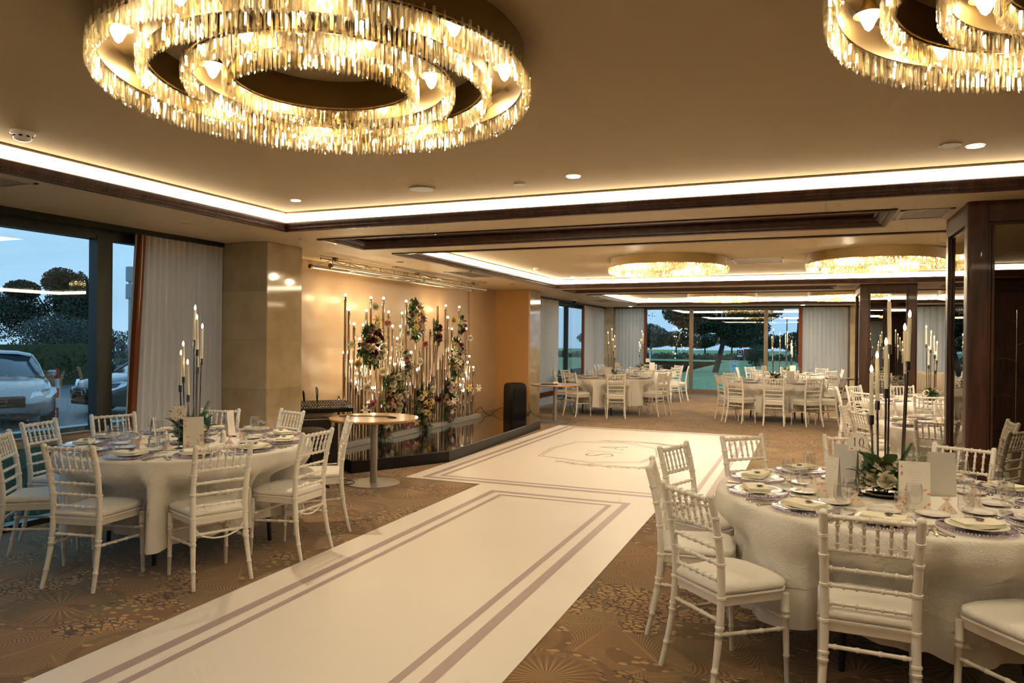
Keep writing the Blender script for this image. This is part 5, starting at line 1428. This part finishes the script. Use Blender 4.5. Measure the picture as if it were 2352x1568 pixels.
def tree(name, label, x, y, h, blobs, seed, n=900, ls=.16, mat=None, tr=.16, lean=(0,0), cat='tree', group=None):
    t = thing(name, label, cat, (x,y,-.2), 0, group)
    link('foliage', foliage(blobs, seed, n, ls).mesh('foliage', mat or tree_dk), t)
    tk = MB().tube([(0,0,0),(lean[0]*.4,lean[1]*.4,h*.4),(lean[0],lean[1],h)], [tr,tr*.75,tr*.4], 8)
    rn = random.Random(seed)
    for k in range(6):
        b = blobs[k % len(blobs)]; u = rn.uniform(.35,.8)
        tk.tube([(lean[0]*u,lean[1]*u,h*u),(b[0]*.7+rn.uniform(-.4,.4),b[1]*.7,b[2]+rn.uniform(-.3,.5))], [tr*.4,tr*.12], 6)
    link('trunk', tk.mesh('trunk', bark, True), t); return t
tree('pine_tree', 'tall rounded pine showing highest above the parked silver car', -34,24.8,3.9,[(0,0,4.35,.85,.85,.75),(-1.5,-.9,3.95,.8,.8,.5),(.4,.3,3.4,1.2,1.2,.8),(-1.8,-1.1,3.0,1.5,1.5,.75),(0,0,2.0,2.2,2.2,1.2)],1,5200,.06)
tree('conifer_tree', 'dark conical tree left of the window mullion', -32,24.3,3.8,[(0,0,3.6,.5,.5,1.2),(0,0,2.4,1.1,1.1,1.3),(0,0,1.3,1.8,1.8,1.2)],2,5000,.06)
tree('conifer_tree', 'dark conical tree seen between mullion and curtain', -31,31.6,3.3,[(0,0,3.0,.6,.6,1.2),(0,0,1.8,1.5,1.5,1.2)],3,5000,.06)
tree('broadleaf_tree', 'dark spreading tree behind the hedge at the left edge', -36,22.2,3.2,[(0,0,2.6,2.2,2.2,1.3),(-1,-1.5,1.8,2.2,2.2,1.3)],4,6000,.06)
tree('olive_bush', 'grey green bush over the hedge beside the palm', -27,19.6,1.8,[(0,0,1.9,1.3,1.3,.7)],5,4500,.05,pbr('olive_leaves',(.075,.10,.08),.7),.08,cat='bush')
tree('dark_shrub', 'dark shrub mass behind the red and white post', -27,22.5,1.4,[(0,0,1.0,1.7,1.7,1.0)],6,5000,.055,tree_dk,.08,cat='bush')
tree('dark_shrub', 'dark shrub right of the palm beyond the dark car', -24,23.0,1.4,[(0,0,1.0,1.4,1.6,1.0)],7,5000,.055,tree_dk,.08,cat='bush')
hb = foliage([(-25, y, .55, .6, 1.0, .95) for y in (12.5,14,15.5,17,18.3)], 8, 1800, .06); hb.box(-25.4,-24.6,11.5,19.2,-.2,1.25)
tag(link('clipped_hedge', hb.mesh('clipped_hedge', hedge_m)), 'clipped green hedge behind the parked silver car', 'hedge')
t = thing('palm_tree', 'low palm with arching fronds beyond the dark car', 'palm', (-20.5,16.6,-.2))
link('trunk', MB().lathe([(.22,0),(.26,.4),(.2,.75)], 10).mesh('trunk', bark, True), t)
rn = random.Random(9)
for k in range(22):
    a = 2*PI*k/22+rn.uniform(-.1,.1); el = rn.uniform(.3,1.2); f = MB(); pts = []
    for j in range(8):
        u = j/7; pts.append(Vector((1.35*u*math.cos(el*.8), 0, .75+1.1*u*math.sin(el)-.75*u*u)))
    f.tube(pts, [.012]*8, 4)
    for j in range(1, 8):
        for q in (0, .5):
            p = pts[j].lerp(pts[j-1], q)
            for s in (-1,1): f.add([p, p+Vector((.10,s*.16,-.03)), p+Vector((.13,s*.30*(1.1-j/9),-.08)), p+Vector((.04,s*.14,-.03))], [(0,1,2,3)])
    link('frond', f.mesh('frond', tree_dk), t, None, (0,0,a))
red_m = pbr('red_paint', (.5,.04,.03), .4); whitep = pbr('white_paint', (.75,.75,.73), .4)
def post(label, x, y, h):
    t = thing('bollard_post', label, 'bollard', (x,y,-.2))
    a = MB(); b = MB(); n = 5
    for k in range(n): (a if k % 2 == 0 else b).lathe([(.045,h*k/n),(.045,h*(k+1)/n)], 12)
    link('red_band', a.mesh('red_band', red_m, True, 40), t); link('white_band', b.mesh('white_band', whitep, True, 40), t)
post('thin red and white post on the far side of the asphalt', -24,16.6,.85)
post('nearer red and white post between the two parked cars', -15.2,11.0,1.05)
t = thing('street_lamp', 'grey lamp post with flat box heads seen beside the curtain', 'lamp post', (-20,16.9,-.2))
link('pole', MB().tube([(0,0,0),(0,0,3.9)], .05, 10).mesh('pole', grey_metal, True), t)
for z in (2.95,3.5): link('lamp_head', MB().bbox(-.10,.10,-.10,.10,z,z+.48,.02).mesh('lamp_head', pbr('lamp_box',(.30,.33,.34),.4)), t)

def car(label, x, y, hd, paint_, z=-.2):
    t = thing('parked_car', label, 'car', (x,y,z), hd)
    st = [(-2.28,.62,.70,.30),(-2.2,.80,.90,.25),(-1.9,.87,.97,.2),(-1.2,.90,.98,.19),(0,.91,.93,.19),(.9,.91,.94,.19),(1.3,.90,.90,.19),(1.8,.88,.82,.2),(2.1,.83,.74,.22),(2.27,.70,.62,.26),(2.34,.5,.5,.34)]
    vs = []; fs = []
    for sx, w, h, b in st:
        half = [(w*.86,b),(w*.98,b+.1),(w,b+(h-b)*.45),(w*.985,b+(h-b)*.72),(w*.93,b+(h-b)*.93),(w*.80,h),(w*.4,h+.025)]
        sec = [(q[0], q[1]) for q in half]+[(0,h+.032)]+[(-q[0], q[1]) for q in half[::-1]]
        vs += [(sx, yy, zz) for yy, zz in sec]
    n = 15
    for j in range(len(st)-1):
        for i in range(n-1): fs.append((j*n+i, j*n+i+1, (j+1)*n+i+1, (j+1)*n+i))
        fs.append((j*n+n-1, j*n, (j+1)*n, (j+1)*n+n-1))
    fs += [tuple(range(n))[::-1], tuple((len(st)-1)*n+i for i in range(n))]
    link('car_body', MB().add(vs, fs).mesh('car_body', paint_, True, 50), t)
    g = [(-1.75,.72,.98),(-.95,.62,1.36),(-.2,.62,1.42),(.35,.61,1.39),(1.15,.74,.93)]
    def gh(off):
        vs = []; fs = []
        for sx, w, h in g:
            vs += [(sx,-.80+off,.92),(sx,-(w+(.80-w)*.35)+off,.92+(h-.92)*.6),(sx,-w+.03+off,h-.03*(h>1)),(sx,0,h+.02),(sx,w-.03-off,h-.03*(h>1)),(sx,w+(.80-w)*.35-off,.92+(h-.92)*.6),(sx,.80-off,.92)]
        for j in range(4):
            for i in range(6): fs.append((j*7+i, j*7+i+1, (j+1)*7+i+1, (j+1)*7+i))
        return vs, fs
    gm = pbr('car_glass', (.03,.05,.06), .03, 0, .9)
    v_, f_ = gh(0); link('car_windows', MB().add(v_, f_).mesh('car_windows', gm, True, 60), t)
    rf = MB(); vs = []; 
    for sx, w, h in ((-1.0,.60,1.345),(-.95,.61,1.375),(-.2,.62,1.435),(.38,.61,1.40),(.42,.60,1.37)): vs += [(sx, -w-.01, h-.045), (sx, -w*.6, h+.012), (sx, 0, h+.03), (sx, w*.6, h+.012), (sx, w+.01, h-.045)]
    rf.add(vs, [(j*5+i, j*5+i+1, (j+1)*5+i+1, (j+1)*5+i) for j in range(4) for i in range(4)])
    for s in (-1,1):
        rf.tube([(1.18,s*.755,.93),(.78,s*.70,1.17),(.38,s*.615,1.365)], .022, 6); rf.tube([(-.95,s*.62,1.34),(-1.4,s*.68,1.16),(-1.78,s*.73,.97)], .03, 6); rf.tube([(-.25,s*.80,.92),(-.25,s*.63,1.38)], .018, 6)
    link('roof', rf.mesh('roof', paint_, True, 60), t)
    for sx in (-1.38,1.38):
        for s in (-1,1):
            yy = s*.80; tr_ = link('wheel', MB().tube([(sx,yy-.11,.33),(sx,yy+.11,.33)], .33, 28).mesh('wheel', pbr('tyre',(.015,.015,.016),.7), True, 40), t)
            hb_ = MB().tube([(sx,yy+s*.108,.33),(sx,yy+s*.125,.33)], .21, 24)
            for k in range(10):
                a = 2*PI*k/10; hb_.tube([(sx,yy+s*.128,.33),(sx+.2*math.cos(a),yy+s*.128,.33+.2*math.sin(a))], .014, 5)
            link('rim', hb_.mesh('rim', steelb, True, 40), tr_)
    lm_ = pbr('headlight_glass', (.75,.78,.8), .06, .3)
    for s in (-1,1):
        l = MB(); l.add([(2.19,s*.45,.60),(2.22,s*.48,.69),(1.98,s*.80,.78),(1.85,s*.865,.76),(1.95,s*.875,.68),(2.12,s*.76,.60),
                         (2.30,s*.43,.58),(2.28,s*.47,.69),(2.06,s*.81,.775),(1.88,s*.895,.76),(1.98,s*.905,.67),(2.20,s*.78,.58)],
                        [(6,7,8,9,10,11),(0,1,7,6),(1,2,8,7),(2,3,9,8),(3,4,10,9),(4,5,11,10),(5,0,6,11)])
        link('headlight', l.mesh('headlight', lm_, True, 30), t)
        m_ = MB().bbox(.82,1.0,s*.90-.10 if s < 0 else .85,s*.90+.05 if s < 0 else 1.0,.93,1.06,.03); link('wing_mirror', m_.mesh('wing_mirror', paint_, True), t)
    gr = MB().bbox(2.22,2.36,-.36,.36,.42,.63,.02); link('grille', gr.mesh('grille', pbr('grille_black',(.02,.02,.02),.3)), t)
    gb = MB()
    for z_ in (.47,.53,.58): gb.box(2.355,2.365,-.34,.34,z_,z_+.012)
    gb.tube([(2.365,.075*math.cos(2*PI*k/16),.525+.075*math.sin(2*PI*k/16)) for k in range(17)], .006, 5)
    link('grille_bars', gb.mesh('grille_bars', chrome), t)
    lo_ = MB().bbox(2.2,2.31,-.6,.6,.24,.35,.02); link('lower_intake', lo_.mesh('lower_intake', pbr('grille_black',(.02,.02,.02),.3)), t)
    return t
car('silver saloon car parked nose towards the left window', -15.9,10.15, math.atan2(-.50,.87), pbr('silver_paint', (.33,.34,.35), .22, .6, coat=.6))
car('dark saloon car parked side on behind the window mullion', -14.6,13.75, R(-97), pbr('black_car_paint', (.02,.022,.026), .15, .2, coat=.8))

tree('park_tree', 'big dark tree with a leaning branch in the middle of the back window', -4.6,40,3.2,[(0,0,3.8,1.9,2,.95),(-1.5,0,3.3,1.3,1.6,.8),(2.0,0,3.6,1.5,1.5,.9),(1.3,0,2.5,1.5,1.4,.7),(-.8,0,2.7,1.3,1.4,.6),(.5,0,5.0,2.1,2,1.0)],21,5200,.075,tree_dk,.17,(.8,0))
tree('park_tree', 'smaller dark tree at the right of the back window', -.75,62,3.6,[(0,0,1.7,1.4,1.4,.85)],22,4000,.075)
tree('park_tree', 'dark round tree at the left of the back window behind the barrier rail', -11.2,54,2.8,[(0,0,2.1,1.7,2,.95),(-1.2,0,1.7,1.5,2,.85)],23,4500,.08)
tree('bare_tree', 'bare branched tree against the sky at the left of the back window', -9.9,47,4.2,[(0,0,3.7,.9,.9,.9)],24,90,.05,bark,.07)
tree('round_bush', 'round dark bush right of the red sign on the lawn', -3.2,52,1.0,[(0,0,.8,.75,.75,.8)],25,3500,.05,tree_mid,.06,cat='bush')
rt = random.Random(12)
for i, (x, w_) in enumerate(((-24,'first'),(-20.5,'second'),(-17.2,'third'),(-14,'fourth'),(-10.7,'fifth'),(-7.6,'sixth'),(-4.4,'seventh'),(-1.4,'eighth'),(1.8,'ninth'),(5.0,'tenth'))):
    h = rt.uniform(2.3,2.8); tree('distant_tree', 'distant tree on the horizon line, %s from the left' % w_, x, 84+rt.uniform(-3,3), 2.4, [(0,0,h*.78,2.0,1.6,h*.32),(rt.uniform(-1,1),0,h*.62,1.8,1.4,h*.25)], 50+i, 2600, .11, tree_dk, .10, (0,0), 'tree', 'tree line on the horizon')
hz = foliage([(x, 66, .15, 1.2, .6, .35) for x in range(-26, 8, 2)], 77, 260, .12); hz.box(-27,8,65.7,66.3,-.1,.25)
tag(link('low_hedge', hz.mesh('low_hedge', tree_mid)), 'long low hedge across the far edge of the lawn', 'hedge')
t = thing('red_sign_board', 'red sign board with white marks standing far across the lawn', 'sign', (-4.25,60,-.1))
link('panel', MB().bbox(-.45,.55,-.04,.04,.42,1.05,.01).mesh('panel', pbr('sign_red',(.42,.02,.04),.5)), t)
g = MB()
for a in ((.12,.34,.84,.92),(.18,.24,.66,.78),(.36,.42,.7,.8)): g.box(a[0],a[1],-.05,-.041,a[2],a[3])
link('white_marks', g.mesh('white_marks', whitep), t)
link('side_panel', MB().bbox(-.95,-.5,-.04,.04,.42,.98,.01).mesh('side_panel', pbr('sign_dark',(.06,.02,.03),.5)), t)
g = MB().tube([(-.72+.13*math.cos(q/12*2*PI), -.05, .78+.13*math.sin(q/12*2*PI)) for q in range(13)], .025, 5); g.box(-.93,-.55,-.05,-.041,.44,.56)
link('round_emblem', g.mesh('round_emblem', whitep), t)
link('leg', MB().tube([(-.4,0,0),(-.4,0,.45)], .03, 6).mesh('leg', grey_metal), t); link('leg', MB().tube([(.45,0,0),(.45,0,.45)], .03, 6).mesh('leg', grey_metal), t)
t = thing('notice_board', 'small pale notice board with dark print on the lawn', 'sign', (-3.35,37,-.1))
link('panel', MB().bbox(-.17,.17,-.02,.02,.15,.75,.005).mesh('panel', pbr('sign_pale',(.45,.6,.65),.5)), t)
g = MB(); rn = random.Random(4)
for k in range(12): x, z_ = rn.uniform(-.14,.1), rn.uniform(.40,.72); g.box(x,x+.05,-.026,-.021,z_,z_+.03)
link('dark_print', g.mesh('dark_print', ink), t)
for s_ in (-.15,.15): link('leg', MB().tube([(s_,0,0),(s_,0,.16)], .01, 6).mesh('leg', grey_metal), t)
t = thing('barrier_rail', 'thin yellow rail on a post outside at the left of the back window', 'rail', (-5.0,26.3,-.1))
link('rail', MB().bbox(-.55,.40,-.02,.02,1.30,1.335,.005).mesh('rail', pbr('yellow_paint',(.7,.75,.12),.5)), t); link('post', MB().tube([(-.3,0,0),(-.3,0,1.31)], .03, 8).mesh('post', whitep, True), t)
t = thing('street_lamp', 'tall thin lamp post on the lawn right of the back window', 'lamp post', (-1.15,45,-.1))
link('pole', MB().tube([(0,0,0),(0,0,3.05)], [.05,.035], 8).mesh('pole', grey_metal, True), t); link('lamp_head', MB().bbox(-.35,.25,-.06,.06,3.03,3.09,.01).mesh('lamp_head', grey_metal), t)

# ------------------------------------------------------------------ sky
w = bpy.data.worlds.new('dusk_sky'); bpy.context.scene.world = w; w.use_nodes = True; nt = w.node_tree
for n_ in list(nt.nodes): nt.nodes.remove(n_)
o_ = N(nt, 'ShaderNodeOutputWorld'); bg = N(nt, 'ShaderNodeBackground'); tc = N(nt, 'ShaderNodeTexCoord')
sx = N(nt, 'ShaderNodeSeparateXYZ'); L(nt, tc.outputs['Generated'], sx.inputs[0])
cr = N(nt, 'ShaderNodeValToRGB'); L(nt, sx.outputs[2], cr.inputs[0])
cr.color_ramp.elements[0].position = 0; cr.color_ramp.elements[0].color = (.36,.50,.66,1); cr.color_ramp.elements[1].position = .5; cr.color_ramp.elements[1].color = (.27,.46,.66,1)
e_ = cr.color_ramp.elements.new(.16); e_.color = (.37,.56,.74,1)
ns = N(nt, 'ShaderNodeTexNoise'); ns.inputs['Scale'].default_value = 3; ns.inputs['Detail'].default_value = 4
mp = N(nt, 'ShaderNodeMapping'); mp.inputs['Scale'].default_value = (1,1,5); L(nt, tc.outputs['Generated'], mp.inputs[0]); L(nt, mp.outputs[0], ns.inputs['Vector'])
mr = N(nt, 'ShaderNodeMapRange'); L(nt, ns.outputs['Fac'], mr.inputs[0]); mr.inputs[1].default_value = .3; mr.inputs[2].default_value = .7; mr.inputs[3].default_value = .93; mr.inputs[4].default_value = 1.07
mx = N(nt, 'ShaderNodeMix', data_type='RGBA', blend_type='MULTIPLY'); mx.inputs[0].default_value = 1; L(nt, cr.outputs[0], mx.inputs[6]); L(nt, mr.outputs[0], mx.inputs[7])
L(nt, mx.outputs[2], bg.inputs[0]); bg.inputs[1].default_value = SKY; L(nt, bg.outputs[0], o_.inputs[0])

# ------------------------------------------------------------------ downlights
def spot(x, y, z, e, ang=110):
    ld = bpy.data.lights.new('downlight_beam', 'SPOT'); ld.energy = e; ld.color = (1,.80,.56); ld.spot_size = R(ang); ld.spot_blend = 1; ld.shadow_soft_size = .04
    lo = bpy.data.objects.new('downlight_beam', ld); C.objects.link(lo); lo.location = (x, y, z-.03)
for x, y, k in ((-4.05,5.05,2.0),(-1.56,4.97,1.2),(.90,5.0,1.5)): spot(x, y, HU, DOWN*k)
for x in (-4.08,-1.5,1.0): spot(x, 13.0, HU, DOWN*1.8); spot(x, 20.2, HU, DOWN*1.3); spot(x, 7.62, HU, DOWN*1.2)  # fill beams added for brightness; only the far-edge left ones are real downlights
for x in (-4.95,-.15,2.35): spot(x, 21.6, H, DOWN*.35)

# ------------------------------------------------------------------ camera
cam = bpy.data.cameras.new('camera'); co = bpy.data.objects.new('camera', cam); C.objects.link(co)
yaw, pitch, roll = R(22.125), R(-.2207), R(.5157)
f = Vector((-math.sin(yaw)*math.cos(pitch), math.cos(yaw)*math.cos(pitch), math.sin(pitch)))
r_ = Vector((math.cos(yaw), math.sin(yaw), 0)); u_ = r_.cross(f)
r2 = r_*math.cos(roll)+u_*math.sin(roll); u2 = -r_*math.sin(roll)+u_*math.cos(roll)
M = Matrix((r2, u2, -f)).transposed().to_4x4(); M.translation = Vector((0,0,1.6)); co.matrix_world = M
cam.sensor_width = 36; cam.lens = 1673.8/2352*36; cam.clip_start = .05; cam.clip_end = 400
sc = bpy.context.scene; sc.camera = co
sc.view_settings.view_transform = 'Standard'; sc.view_settings.look = 'None'; sc.view_settings.gamma = 1; sc.view_settings.use_curve_mapping = False
sc.view_settings.exposure = EXPO
sc.cycles.max_bounces = 6; sc.cycles.diffuse_bounces = 3; sc.cycles.glossy_bounces = 4; sc.cycles.transparent_max_bounces = 20; sc.cycles.use_adaptive_sampling = True; sc.cycles.adaptive_threshold = .1; sc.cycles.adaptive_min_samples = 12; sc.cycles.sample_clamp_indirect = 6; sc.cycles.caustics_reflective = False; sc.cycles.caustics_refractive = False
